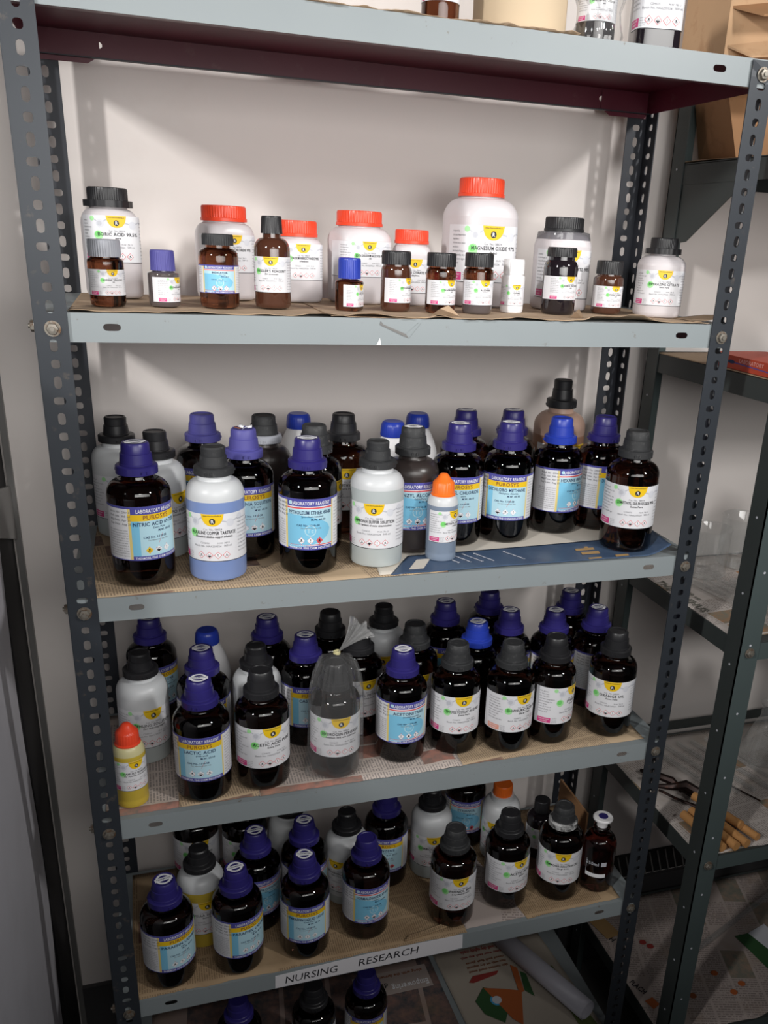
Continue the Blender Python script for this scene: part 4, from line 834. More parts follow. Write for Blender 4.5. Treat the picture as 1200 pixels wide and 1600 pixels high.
milk('a18', 2, 'white bottle with blue screw cap, nearer one of the pair behind dusty bottle')
milk('a18b', 2, 'white bottle with blue screw cap, rear one of the pair by the wall')
amber('a19', 2, 'dusty', 14, ('C', 'BENZYL ALCOHOL', 'Extra Pure', 'gcx'), 'dusty amber bottle with black cap behind the orange capped dropper bottle', 'dust', sticker=True)
amber('a20', 2, 'blue', 10, ('B', 'ACETYL CHLORIDE', 'pure', 'gcx'), 'amber bottle with blue cap just right of the orange capped dropper bottle', sticker=True)
amber('a21', 2, 'blue', 30, None, 'amber bottle with dark blue cap against the wall, left of the two rear ones', 'brown', sticker=True)
amber('a22', 2, 'blue', 30, None, 'amber bottle with dark blue cap directly behind DICHLORO METHANE', 'dark', sticker=True)
plastic('a23', 2, 55, ('FORMIC ACID', ''), 'tall pinkish plastic bottle with black cap at the wall', top=M_PINK, liq=M_LBR, lev=0.135, r=0.0445, H=0.2268, group=None)

# ---------------------------------------------------------------- fourth shelf
dropper('b1', 3, 22, ("HANUS'S REAGENT", '(for detection of unsaturation)'), 'dropper bottle with red pointed cap and yellow liquid', M_RED, M_NATY, M_LYEL, 0.0840)
plastic('b2', 3, 20, ('FEHLING SOLUTION', '(for reducing sugar)'), 'translucent plastic bottle with black cap behind the yellow dropper bottle', lev=0.095)
amber('b3', 3, 'blue', 30, ('B', 'XYLENE', 'sulphur free'), 'amber bottle with blue cap in the rear left corner of fourth shelf', sticker=True)
milk('b4', 3, 'white bottle with blue screw cap on the fourth shelf', True)
amber('b5', 3, 'blue', 5, ('B', 'LACTIC ACID', 'Extra Pure'), 'amber bottle with blue cap right behind the front LACTIC ACID bottle', sticker=True)
amber('b6', 3, 'blue', -8, ('B', 'LACTIC ACID', '(Milk acid)', 'gcg'), 'amber bottle labelled LACTIC ACID at the front of the fourth shelf', sticker=True)
amber('b7', 3, 'blue', 30, None, 'amber bottle with blue cap at the wall behind ACETIC ACID', sticker=True)
plastic('b8', 3, 20, None, 'translucent plastic bottle with black cap behind ACETIC ACID', lev=0.05)
amber('b9', 3, 'black', 22, ('W', 'ACETIC ACID PURE', ''), 'dark bottle with black cap labelled ACETIC ACID left of the bagged bottle')
amber('b10', 3, 'blue', 14, ('B', 'CASTOR OIL', 'pure'), 'amber bottle with blue cap between ACETIC ACID and the bagged bottle', sticker=True)
amber('b11', 3, 'black', 20, None, 'dark bottle with black cap at the wall behind the bagged bottle')
amber('b12', 3, 'black', 26, ('W', 'DIBUTYL PHTHALATE', ''), 'brownish bottle with yellow bowl label between the bag and ACETONITRILE', 'mid')
amber('b13', 3, 'black', 14, ('W', 'HYDROGEN PEROXIDE', 'solution 30% w/v (100 vol)'), 'dark bottle labelled HYDROGEN PEROXIDE inside the knotted bag', 'dark', r=0.0380)
plastic('b14', 3, 0, ('FORMALDEHYDE', 'solution'), 'translucent plastic bottle with black cap at the wall behind ACETONITRILE', lev=0.07)
amber('b15', 3, 'dusty', 20, ('W', 'HYDROCHLORIC ACID', ''), 'amber bottle with very dusty black cap behind ACETONITRILE on the right', 'mid')
amber('b16', 3, 'blue', 30, ('B', 'TOLUENE', 'sulphur free'), 'amber bottle with dark blue cap at the wall behind THIOGLYCOLLIC ACID', sticker=True)
amber('b17', 3, 'blue', 18, ('C', 'ACETONITRILE', '(methyl cyanide)', 'xfx'), 'amber bottle labelled ACETONITRILE at the front of the fourth shelf', sticker=True)
amber('b18', 3, 'dusty', 22, ('W', 'THIOGLYCOLLIC ACID 80%', 'Extra Pure'), 'dark bottle labelled THIOGLYCOLLIC ACID with dusty black cap')
amber('b19', 3, 'bright', 40, None, 'amber bottle with bright blue cap behind THIOGLYCOLLIC and SULPHURIC ACID', sticker=True)
amber('b20', 3, 'blue', 40, None, 'amber bottle with unlit navy cap, furthest back at the wall', sticker=False)
amber('b21', 3, 'blue', 40, ('B', 'SULPHURIC ACID', 'pure'), 'amber bottle with blue cap directly behind SULPHURIC ACID', sticker=True)
amber('b22', 3, 'dusty', 40, ('W', 'SULPHURIC ACID 98%', '(Sp gr 1.84)', mat('faded_orange_print', (0.75, 0.33, 0.25, 1), 0.5)), 'dark bottle labelled SULPHURIC ACID with dusty cap and faded orange block')
amber('b23', 3, 'black', 66, ('W', 'PYRIDINE', ''), 'dark bottle with black cap between SULPHURIC ACID and ORANGE OIL', r=0.0375)
amber('b24', 3, 'blue', 40, ('B', 'CYCLOHEXANE', 'pure'), 'amber bottle with blue cap standing behind the turned white label', sticker=True)
amber('b25', 3, 'blue', 40, None, 'amber bottle with blue cap at rear right near the rear post', sticker=True)
amber('b26', 3, 'blue', 46, ('B', 'PROPANOL', 'pure'), 'amber bottle with blue cap directly behind ORANGE OIL', sticker=True)
amber('b27', 3, 'black', 4, ('W', 'ORANGE OIL', 'Extra Pure'), 'dark bottle labelled ORANGE OIL at the right end of fourth shelf')

# polythene bag around the hydrogen peroxide bottle
def big_bag():
    x, y, _ = POS['b13']; t = thing('polythene_bag', (x, y, Z3 + LIFT), 'clear knotted polythene bag around the HYDROGEN PEROXIDE bottle', 'bag', 'clear polythene bags', facing(x, y))
    b = MB(); n = 72; rings = []
    prof = [(0.026, 0.0006), (0.041, 0.004), (0.0435, 0.020), (0.0425, 0.05), (0.0415, 0.09), (0.0405, 0.118), (0.0385, 0.140), (0.034, 0.160), (0.0275, 0.176), (0.0225, 0.187), (0.013, 0.193), (0.0050, 0.1965), (0.0035, 0.1985)]
    V = []
    for j, (r, z) in enumerate(prof):
        for i in range(n):
            a = 2 * pi * i / n; w = (0.0006 + 0.0042 * (z / 0.19) ** 3) * (sin(8 * a + j * 0.12) + 0.7 * sin(15 * a + j * 0.2)) if 1 < j < 10 else 0
            ex = 0.013 * exp(-((a - (pi + 0.55)) / 0.35) ** 2) * max(0, 1 - z / 0.06) if j else 0
            rr_ = r + abs(w) + ex; V.append((rr_ * cos(a) + 0.002 * (z / 0.19), rr_ * sin(a), z))
    F = [(j * n + i, j * n + (i + 1) % n, (j + 1) * n + (i + 1) % n, (j + 1) * n + i) for j in range(len(prof) - 1) for i in range(n)]
    b.add(V, F, M_FILM, True); b.build('bag_film', t)
    c = MB(); m1, m2 = 14, 40; V = []
    for j in range(m1 + 1):
        s = j / m1
        for i in range(m2 + 1):
            q = -1 + 2 * i / m2; L = 0.066 * s * (1 - 0.10 * abs(sin(q * 4))); an = radians(42) + q * radians(24) * (0.35 + 0.65 * s)
            V.append((0.002 + L * sin(an), -0.002 + 0.0055 * s * sin(q * 13 + s * 2) , 0.198 + L * cos(an)))
    c.add(V, [(j * (m2 + 1) + i, j * (m2 + 1) + i + 1, (j + 1) * (m2 + 1) + i + 1, (j + 1) * (m2 + 1) + i) for j in range(m1) for i in range(m2)], M_FILM2, True)
    c.add([(p[0] * 0.97 + 0.001, p[1] + 0.004, p[2] * 0.995 + 0.001) for p in V], [(j * (m2 + 1) + i, j * (m2 + 1) + i + 1, (j + 1) * (m2 + 1) + i + 1, (j + 1) * (m2 + 1) + i) for j in range(m1) for i in range(m2)], M_FILM2, True)
    c.build('gathered_top', t)
    d = MB()
    for k in range(3): d.tube([(0.002 + 0.0046 * cos(a / 12 * 2 * pi), 0.0046 * sin(a / 12 * 2 * pi), 0.1975 + k * 0.0016 + 0.0006 * sin(a)) for a in range(13)], 0.0009, M_NATY, 6)
    d.build('rubber_band', t)
big_bag()

# ---------------------------------------------------------------- fifth shelf
amber('c1', 4, 'blue', 25, ('B', 'PARAFFIN LIQUID', 'Light', 'gxg'), 'front left PARAFFIN bottle with a blue cap on the fifth shelf', sticker=True)
amber('c2', 4, 'blue', 30, ('B', 'PARAFFIN LIQUID', 'Light', 'gxg'), 'second PARAFFIN bottle from the left in the front row of fifth shelf', sticker=True)
amber('c3', 4, 'blue', 4, ('B', 'PARAFFIN LIQUID LIGHT', 'Extra Pure', 'gxg'), 'PARAFFIN bottle above the word NURSING', sticker=True)
amber('c4', 4, 'blue', 20, ('C', 'FORMALDEHYDE 37-41%', 'solution', 'gcx'), 'amber bottle with plain navy cap above the word RESEARCH')
amber('c5', 4, 'dusty', 22, ('W', 'PHENOL 80%', '(Liquefied phenol)'), 'brown bottle labelled PHENOL with black cap on the fifth shelf', 'mid')
amber('c6', 4, 'black', 42, ('W', 'ACETIC ACID', 'glacial'), 'dark bottle labelled ACETIC ACID on the fifth shelf')
c7 = amber('c7', 4, 'dusty', 12, ('W', 'AMMONIA SOLUTION 25%', '(Sp gr 0.91)'), 'dark bottle labelled AMMONIA SOLUTION with chalky white collar', collar=worn('chalky_black_plastic', (0.05, 0.05, 0.05, 1), (0.5, 0.5, 0.5, 1), 0.6, 0, 60, 0.42, 0.6, 0.1))
plastic('c9', 4, 12, ('JAVELLA SOLUTION', ''), 'plastic bottle of yellow liquid with black cap behind the PARAFFIN bottles', liq=M_LYEL, lev=0.112, top=M_NAT, cap='black')
amber('c10', 4, 'black', 10, ('W', 'PICRIC ACID', ''), 'dark bottle in the rear left corner of the fifth shelf')
amber('c11', 4, 'black', 10, ('W', 'GLYCERINE', ''), 'dark bottle at the wall behind the second PARAFFIN bottle')
amber('c12', 4, 'blue', 25, ('C', 'ISOPROPANOL', '', 'xfx'), 'amber bottle with sealed blue cap behind the second PARAFFIN bottle', sticker=True)
plastic('c13', 4, 10, None, 'pale plastic bottle at the wall, cap hidden by the shelf above', lev=0.02)
amber('c14', 4, 'blue', 25, ('C', 'ACETONE', ''), 'amber bottle with sealed blue cap right behind PARAFFIN above NURSING', sticker=True)
plastic('c15', 4, -30, ('TRIETHANOLAMINE', ''), 'pale plastic bottle with black cap behind the plain navy capped bottle', lev=0.02)
amber('c16', 4, 'blue', 0, ('B', 'BENZENE', 'Extra Pure', 'xgF'), 'amber bottle with blue cap left of the white plastic bottle, fifth shelf rear')
plastic('c17', 4, 12, ('CHARCOAL WATER', ''), 'white plastic bottle with black cap behind the PHENOL bottle', lev=0.03)
amber('c18', 4, 'blue', 5, ('C', 'ETHANOL', ''), 'amber bottle with light blue label between white plastic bottles, cap hidden')
tt = root('c19', 'plastic_reagent_bottle', 4, 'pale plastic bottle with orange screw cap', 'bottle', None, -20)
link('plastic_body', plastic_body(0.036, 0.165, M_NAT, M_LCLR, 0.02), tt); ribcap(tt, 0.0185, 0.128, 0.158, M_ORANGE, 32)
label_white(Path(0.036), 0.028, 0.088, 'SODIUM SOLUTION', '').build('paper_label', tt)
small_jar('c20', 20, ('COPPER', ''), 'short dark bottle with black cap behind the chalky collared bottle', 0.0270, 0.1221, 0.0150, 0.0980, 0.0800, 0.0250, 0.0700, M_BLACKP, M_BLACK, name='short_reagent_bottle', shelf=4, group=None)
# stoppered reagent bottle
t = root('c8', 'stoppered_glass_bottle', 4, 'stoppered glass bottle of dark red liquid at the right end', 'bottle', None, 0)
b = MB(); r = 0.0310; b.lathe(base_round(r, 0.006) + [(r, 0.093)] + arc(r, 0.093, 0.0115, 0.116, 9) + [(0.0112, 0.118), (0.0112, 0.124), (0.0150, 0.126), (0.0155, 0.1285), (0.0145, 0.130)], M_DRED, 44); b.build('glass_body', t)
b = MB(); b.lathe([(0.0098, 0.128), (0.0100, 0.1400), (0.0150, 0.1430), (0.0182, 0.1455), (0.0182, 0.1480), (0.0165, 0.150), (0.0110, 0.1500)], M_WHITEC, 36); b.lathe([(0.0088, 0.1500), (0.0086, 0.1506)], M_BLUE, 24); b.build('flat_stopper', t)
L = Lab(Path(r), 0.02, 0.09); L.text('250ml', -0.008, 0.062, 0.0065, M_PLG, None, 'C', True); L.rect(-0.020, 0.018, 0.036, 0.044, M_PWHT, 1); L.rect(-0.0205, -0.0197, 0.036, 0.072, M_PLG, 1); L.rect(0.008, 0.018, 0.061, 0.070, M_PLG, 1); L.b.build('printed_marks', t)

# cardboard leaning in the rear right corner
b = MB(); b.box((-0.002, 0, 0), (0.002, 0.12, 0.085), M_CARD); o = b.build('cardboard_piece', None, (0.838, 0.150, Z4 + 0.003)); tag(o, 'brown cardboard piece standing beside the stoppered glass bottle', 'cardboard')

# ---------------------------------------------------------------- sixth shelf
amber('d1', 5, 'blue', 10, ('B', 'XYLENE', ''), 'amber bottle with blue cap left of the word NURSING, lowest shelf')
amber('d2', 5, 'black', 10, ('W', 'WATER', ''), 'dark bottle with black cap below the word NURSING')
amber('d3', 5, 'blue', 5, ('B', 'BUTANOL', ''), 'amber bottle with blue cap directly below the word RESEARCH')
def rot_text(b, s, x, y, z, h, ang, m, maxw=None):
    V, F = text_geo(s, h, maxw, 'L', True); ca, sa = cos(ang), sin(ang); b.add([(x + p * ca - q * sa, y + p * sa + q * ca, z) for p, q in V], F, m)
n1 = sheet('newspaper_sheet', quad((0.0, 0.01), (0.585, 0.01), (0.575, 0.30), (0.0, 0.30), Z5), 40, 12, M_NEWS_P, 'colour picture newspaper page on the lowest shelf, left of the leaflet', 'newspaper', 0.0006, seed=51, group='newspaper liners')
b = MB(); b.add([(0.40, 0.215, Z5 + 0.0018), (0.562, 0.215, Z5 + 0.0018), (0.56, 0.275, Z5 + 0.0018), (0.40, 0.275, Z5 + 0.0018)], [(0, 1, 2, 3)], mat('faded_page_print', (0.42, 0.35, 0.32, 1), 0.7))
rot_text(b, 'Empowering', 0.556, 0.236, Z5 + 0.0024, 0.014, pi, M_PWHT, 0.080); rot_text(b, 'dairy skills', 0.470, 0.245, Z5 + 0.0024, 0.012, pi, M_PINKP, 0.075); rot_text(b, 'along with the farmers', 0.550, 0.265, Z5 + 0.0024, 0.007, pi, M_PBRN, 0.13)
join_print(n1, b)
n2 = sheet('leaflet', quad((0.600, 0.01), (0.862, 0.01), (0.835, 0.30), (0.585, 0.30), Z5 + 0.001), 30, 12, mat('leaflet_paper', (0.42, 0.37, 0.31, 1), 0.6), 'cream leaflet with green and orange drawing on the lowest shelf', 'leaflet', 0.0004, seed=52)
b = MB(); zz = Z5 + 0.0026
def poly(pts, m, dz=0.0): b.add([(x, y, zz + dz) for x, y in pts], [tuple(range(len(pts)))], m)
M_DG = mat('dark_green_print', (0.035, 0.10, 0.035, 1), 0.6); M_OR = mat('burnt_orange_print', (0.42, 0.11, 0.03, 1), 0.6); M_DR = mat('dark_red_print', (0.28, 0.035, 0.03, 1), 0.6)
poly([(0.632, 0.150), (0.660, 0.180), (0.690, 0.165), (0.700, 0.130), (0.672, 0.085), (0.640, 0.115)], M_DG)
poly([(0.660, 0.178), (0.700, 0.165), (0.735, 0.150), (0.720, 0.110), (0.705, 0.070), (0.690, 0.090)], M_OR, 0.0002)
poly([(0.728, 0.145), (0.740, 0.148), (0.750, 0.210), (0.738, 0.222)], M_OR, 0.0003); poly([(0.742, 0.150), (0.756, 0.130), (0.762, 0.190), (0.752, 0.200)], M_DG, 0.0003)
poly([(0.636, 0.200), (0.645, 0.196), (0.700, 0.205), (0.708, 0.214), (0.650, 0.214)], M_DR, 0.0003)
for j in range(14):
    a = 2 * pi * j / 14
poly([(0.676 + 0.014 * cos(2 * pi * j / 18), 0.142 + 0.014 * sin(2 * pi * j / 18)) for j in range(18)], M_PSKY3, 0.0005); poly([(0.676 + 0.010 * cos(2 * pi * j / 18), 0.142 + 0.010 * sin(2 * pi * j / 18)) for j in range(18)], M_PLG2, 0.0007)
poly([(0.675, 0.045), (0.790, 0.048), (0.800, 0.012), (0.672, 0.012)], M_DG, 0.0001)
poly([(0.800, 0.200), (0.826, 0.195), (0.850, 0.030), (0.815, 0.030)], mat('olive_print', (0.12, 0.15, 0.05, 1), 0.6), 0.0002); poly([(0.784, 0.205), (0.806, 0.203), (0.808, 0.220), (0.788, 0.222)], M_DG, 0.0004); poly([(0.782, 0.232), (0.800, 0.230), (0.800, 0.245), (0.784, 0.246)], M_DR, 0.0004)
for k, (yy, w) in enumerate(((0.285, 0.09), (0.268, 0.10), (0.252, 0.11), (0.240, 0.09), (0.228, 0.10))): rot_text(b, filler(24), 0.735, yy, zz + 0.0002, 0.006 if k else 0.009, pi, M_DR if k < 2 else M_PBRN, w)
join_print(n2, b)
b = MB(); M_ROLL = mat('rolled_white_paper', (0.50, 0.49, 0.55, 1), 0.5)
A = Vector((0.735, 0.295, Z5 + 0.024)); B2 = Vector((0.835, 0.050, Z5 + 0.024)); n = 44; dv = (B2 - A); side = dv.cross(Vector((0, 0, 1))).normalized(); V = []
for i in range(n + 1):
    a = i / n * 2 * pi * 1.45 - 1.0; rr_ = 0.0215 - 0.0030 * i / n
    o3 = side * (rr_ * cos(a)) + Vector((0, 0, 1)) * (rr_ * sin(a)); V += [tuple(A + o3), tuple(B2 + o3)]
b.add(V, [(2 * i, 2 * i + 1, 2 * i + 3, 2 * i + 2) for i in range(n)], M_ROLL, True); o = b.build('paper_roll'); md = o.modifiers.new('t', 'SOLIDIFY'); md.thickness = 0.0004
tag(o, 'rolled sheet of white paper lying across the leaflet on the lowest shelf', 'paper roll')

# ---------------------------------------------------------------- cabinet at the left
def cabinet():
    t = thing('metal_cabinet', (-0.139, 0.0, 0.10), 'pale grey cabinet with black seal, cut off by left edge', 'cabinet')
    b = MB(); b.box((-0.5, 0.215, 0.0), (0.0, 0.355, 2.2), M_GASK); b.build('black_rear_body', t)
    b = MB(); n = 16
    for k in range(n):   # slightly bowed grey side panel
        pass
    V = []; F = []
    for j in range(25):
        z = 0.02 + j / 24 * 1.24
        for i in range(9):
            y = -0.75 + i / 8 * (0.962 - 0.05 * (1 - j / 24)); V.append((0.001 + 0.006 * sin(pi * i / 8) + 0.0025 * sin(j * 0.5 + i), y, z))
    F = [(j * 9 + i, j * 9 + i + 1, (j + 1) * 9 + i + 1, (j + 1) * 9 + i) for j in range(24) for i in range(8)]
    b.add(V, F, M_PANEL, True); b.box((-0.5, -0.75, 0.02), (-0.004, 0.16, 1.26), M_PANEL); o = b.build('side_panel', t); 
    b = MB(); b.add([(0.006, 0.19, 1.232), (0.006, 0.355, 1.175), (0.006, 0.355, 1.262), (0.006, 0.05, 1.330), (-0.5, 0.19, 1.232), (-0.5, 0.355, 1.175), (-0.5, 0.355, 1.262), (-0.5, 0.05, 1.330)], [(0, 1, 2, 3), (7, 6, 5, 4), (0, 4, 5, 1), (1, 5, 6, 2), (2, 6, 7, 3), (3, 7, 4, 0)], M_EDGE); b.build('sloping_ledge', t)
    b = MB(); b.box((-0.5, -0.2, 1.34), (-0.003, 0.20, 1.55), M_DGLASS); b.build('upper_glass', t)
cabinet()

# ---------------------------------------------------------------- right hand rack
XR = 0.950; RL = [1.883, 1.576, 1.168, 0.747, 0.302]; YF = -0.056; YB = 0.335
def right_rack():
    t = thing('steel_shelving_rack', (XR, 0, 0.10), 'dark green-grey angle iron rack on the right holding laboratory glassware', 'shelving rack')
    def bx(b, a, c, m): b.box((a[0] - XR, a[1], a[2] - 0.10), (c[0] - XR, c[1], c[2] - 0.10), m)
    def holes_post(x, y, dx, dy, z1, name='upright_post'):
        b = MB(); w = 0.037; th = 0.002
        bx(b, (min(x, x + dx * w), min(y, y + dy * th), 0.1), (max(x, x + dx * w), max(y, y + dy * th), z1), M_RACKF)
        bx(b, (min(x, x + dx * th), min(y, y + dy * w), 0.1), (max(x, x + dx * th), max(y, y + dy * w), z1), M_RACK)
        z = 0.25
        while z < z1:     # small bolt holes seen as pale dots
            b.lathe([(0.0021, 0), (0.0021, 0.0003)], M_PLG, 10)
            k = len(b.v) - 20
            for q in range(20):
                vx, vy, vz = b.v[k + q]; b.v[k + q] = (x - XR - 0.0004 + vz if dx > 0 else x - XR + vz, y + dy * w * 0.5 + vx, z - 0.10 + vy)
            b.lathe([(0.0021, 0), (0.0021, 0.0003)], M_PLG, 10); k = len(b.v) - 20
            for q in range(20):
                vx, vy, vz = b.v[k + q]; b.v[k + q] = (x - XR + dx * w * 0.5 + vx, y - 0.0004 + vz if dy > 0 else y + vz, z - 0.06 + vy)
            z += 0.125
        b.build(name, t)
    holes_post(XR, YF, 1, 1, 1.62); holes_post(XR, YB, 1, -1, 1.98); holes_post(XR + 0.92, YF, -1, 1, 1.62); holes_post(XR + 0.92, YB, -1, -1, 1.98)
    for k, z in enumerate(RL):
        b = MB(); xa, xb = XR + 0.0022, XR + 0.918; ya, yb = YF + 0.0022, YB - 0.0022
        lip = 0.032
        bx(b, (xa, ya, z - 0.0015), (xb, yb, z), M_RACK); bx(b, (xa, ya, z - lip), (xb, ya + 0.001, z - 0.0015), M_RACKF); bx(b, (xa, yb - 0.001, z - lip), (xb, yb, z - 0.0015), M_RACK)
        bx(b, (xa, ya + 0.001, z - lip), (xa + 0.001, yb - 0.001, z - 0.0015), M_RACK); bx(b, (xb - 0.001, ya + 0.001, z - lip), (xb, yb - 0.001, z - 0.0015), M_RACK)
        if k == 0: bx(b, (xa, ya, z - 0.0025), (xb, yb, z - 0.0015), M_MAROON)
        b.build('shelf_tray', t)
        if k > 1: bolt(0.019, YF - 0.0006, z - 0.016 - 0.10, 'f', t)
    # triangular gusset plate under the top shelf
    b = MB(); z = RL[0] - 0.032 - 0.10; V = [(0.0030, YB - 0.003, z), (0.0030, 0.125, z), (0.0030, 0.265, z - 0.088), (0.0030, YB - 0.003, z - 0.095)]
    b.add(V + [(p[0] + 0.0015, p[1], p[2]) for p in V], [(0, 1, 2, 3), (7, 6, 5, 4), (0, 4, 5, 1), (1, 5, 6, 2), (2, 6, 7, 3), (3, 7, 4, 0)], M_RACK); b.build('gusset_plate', t)
    # rear rail behind the fourth level
    b = MB(); bx(b, (XR + 0.03, YB - 0.004, 0.757), (XR + 0.90, YB - 0.0025, 0.780), M_RACK); b.build('rear_rail', t)
right_rack()
# louvred grille on the wall
b = MB(); gx0, gx1, gz0, gz1 = 1.02, 1.40, 0.333, 0.398
b.box((gx0, 0.364, gz0), (gx1, 0.3695, gz1), M_GASK)
for k in range(18):
    x = gx0 + k * 0.0215; b.add([(x, 0.361, gz1), (x + 0.0035, 0.361, gz1), (x + 0.0235, 0.361, gz0), (x + 0.020, 0.361, gz0), (x, 0.364, gz1), (x + 0.0035, 0.364, gz1), (x + 0.0235, 0.364, gz0), (x + 0.020, 0.364, gz0)], [(0, 3, 2, 1), (0, 4, 7, 3), (1, 2, 6, 5)], M_EDGE)
tag(b.build('wall_grille'), 'dark slatted grille low on the wall behind the right rack', 'grille')

# things on the right rack
t = thing('cardboard_carton', (0.985, 0.205, RL[0] + 0.002), 'tall brown cardboard carton on the right rack top shelf', 'carton', 'cardboard cartons')
b = MB(); b.add([(0, 0, 0), (0.42, 0, 0), (0.42, 0.12, 0), (0.012, 0.12, 0), (-0.044, 0, 0.125), (0.42, 0, 0.125), (0.42, 0.12, 0.125), (-0.02, 0.12, 0.125)], [(3, 2, 1, 0), (4, 5, 6, 7), (0, 1, 5, 4), (1, 2, 6, 5), (2, 3, 7, 6), (3, 0, 4, 7)], M_CARD); b.build('carton_body', t)
b = MB(); V = [(-0.04, -0.0005, 0.125), (0.42, -0.0005, 0.125), (0.42, -0.055, 0.100), (-0.03, -0.060, 0.092)]; b.add(V + [(p[0], p[1], p[2] - 0.003) for p in V], [(0, 3, 2, 1), (4, 5, 6, 7), (0, 4, 7, 3), (3, 7, 6, 2), (1, 2, 6, 5)], M_CARDLIT); b.build('open_flap', t)
t = thing('cardboard_carton', (0.932, 0.200, RL[0] + 0.1280), 'crumpled tan carton stacked on the tall brown carton', 'carton', 'cardboard cartons')
b = MB(); b.box((0, 0, 0), (0.46, 0.12, 0.20), M_CARDLIT); b.build('carton_body', t)
for k, (zz_, dp) in enumerate(((0.135, 0.045), (0.085, 0.060), (0.035, 0.040))):
    b = MB(); V = [(0.004, 0.0, zz_ - 0.01), (0.40, -0.002, zz_ + 0.060), (0.40, -dp, zz_ + 0.020), (0.03, -dp * 0.7, zz_ - 0.025)]; b.add(V + [(p[0], p[1], p[2] - 0.003) for p in V], [(0, 3, 2, 1), (4, 5, 6, 7), (0, 4, 7, 3), (3, 7, 6, 2), (1, 2, 6, 5)], M_CARDLIT if k != 1 else M_CARD); b.build('crumpled_flap', t)
sheet('kraft_paper_liner', torn(quad((0.953, 0.13), (1.2, 0.09), (1.2, 0.32), (0.953, 0.325), RL[0]), 61, 0.002), 30, 10, M_KRAFT, 'crumpled kraft paper under the cartons on the right rack', 'paper', 0.003, seed=61, group='kraft shelf liners')
sheet('kraft_paper_liner', torn(quad((0.953, -0.04), (1.3, -0.04), (1.3, 0.32), (0.953, 0.32), RL[1]), 62, 0.002), 30, 16, M_KRAFT, 'kraft paper under the orange red box on the right rack', 'paper', 0.0015, seed=62, group='kraft shelf liners')
t = thing('flat_box', (0.962, 0.155, RL[1] + 0.003), 'flat orange red box lettered LABORATORY on the right rack', 'box', None, radians(-92))
b = MB(); b.box((0, 0, 0), (0.197, 0.10, 0.020), M_REDBOX)
V_, F_ = text_geo('LABORATORY', 0.0058, 0.055, 'L', True); b.add([(0.075 + x * 1.15, -0.0003, 0.0115 + y) for x, y in V_], F_, M_OR if False else mat('pink_print', (0.75, 0.40, 0.36, 1), 0.5))
b.add([(0.055 + 0.010 * cos(2 * pi * j / 16), -0.0003, 0.0105 + 0.0028 * sin(2 * pi * j / 16)) for j in range(16)], [tuple(range(16))], M_PNAVY); b.add([(0.063, -0.0002, 0.0092), (0.19, -0.0002, 0.0050), (0.19, -0.0002, 0.0065), (0.063, -0.0002, 0.0110)], [(0, 1, 2, 3)], M_PLBL)
b.build('box_body', t)
def beaker(x, y, z, r, h, label, fl=False, group='clear laboratory glassware on the right rack'):
    b = MB()
    if not fl: b.lathe([(r * 0.3, 0.0008), (r * 0.9, 0.0008), (r, 0.004), (r, h - 0.004), (r * 1.06, h)], M_CLEARG, 40, cap1=False)
    else: b.lathe([(r * 0.3, 0.0008), (r * 0.92, 0.0008), (r, 0.006), (r * 0.96, h * 0.12), (r * 0.42, h * 0.66), (r * 0.30, h * 0.74), (r * 0.30, h * 0.95), (r * 0.40, h)], M_CLEARG, 40, cap1=False)
    o = b.build('glass_flask' if fl else 'glass_beaker', None, (x, y, z)); return tag(o, label, 'flask' if fl else 'beaker', group)
sheet('newspaper_sheet', torn(quad((0.9536, -0.03), (1.35, -0.04), (1.35, 0.325), (0.955, 0.325), RL[2]), 63, 0.002), 30, 20, M_NEWS_R, 'pale newspaper overhanging the right rack shelf with beakers', 'newspaper', 0.0010, seed=63, group='newspaper liners')
b = MB(); zz = RL[2] + 0.0028; M_LETT = mat('headline_print', (0.10, 0.10, 0.08, 1), 0.5)
rot_text(b, 'THEATREHUS', 0.958, 0.215, zz, 0.016, -pi / 2 + 0.03, M_LETT, 0.20); rot_text(b, 'Scan to join our', 0.985, 0.20, zz, 0.0085, -pi / 2 + 0.03, M_LETT, 0.13)
join_print([o for o in bpy.data.objects if o.get('label', '').startswith('pale newspaper overhanging')][0], b)
beaker(1.075, 0.235, RL[2] + 0.002, 0.040, 0.095, 'clear glass beaker behind right front post of the bottle rack')
beaker(1.180, 0.270, RL[2] + 0.002, 0.043, 0.100, 'clear glass beaker, second one deeper into the right rack')
beaker(1.285, 0.250, RL[2] + 0.002, 0.040, 0.090, 'clear glass beaker beside the dark green front post')
def rod(a, c, r, m, name, label, cat, group):
    b = MB(); a = Vector(a); c = Vector(c); b.tube([(0, 0, 0), tuple((c - a) * 0.5), tuple(c - a)], r, m, 12); return tag(b.build(name, None, a), label, cat, group)
for k in range(6):
    rod((1.02 + k * 0.026, 0.19 - k * 0.004, RL[2] + 0.0085), (1.05 + k * 0.026, 0.02 - k * 0.004, RL[2] + 0.0085), 0.0055, M_CLEARG, 'glass_tube', 'clear glass tube lying in a row on the newspaper in front of beakers', 'glass tube', 'glass tubes lying in a row')
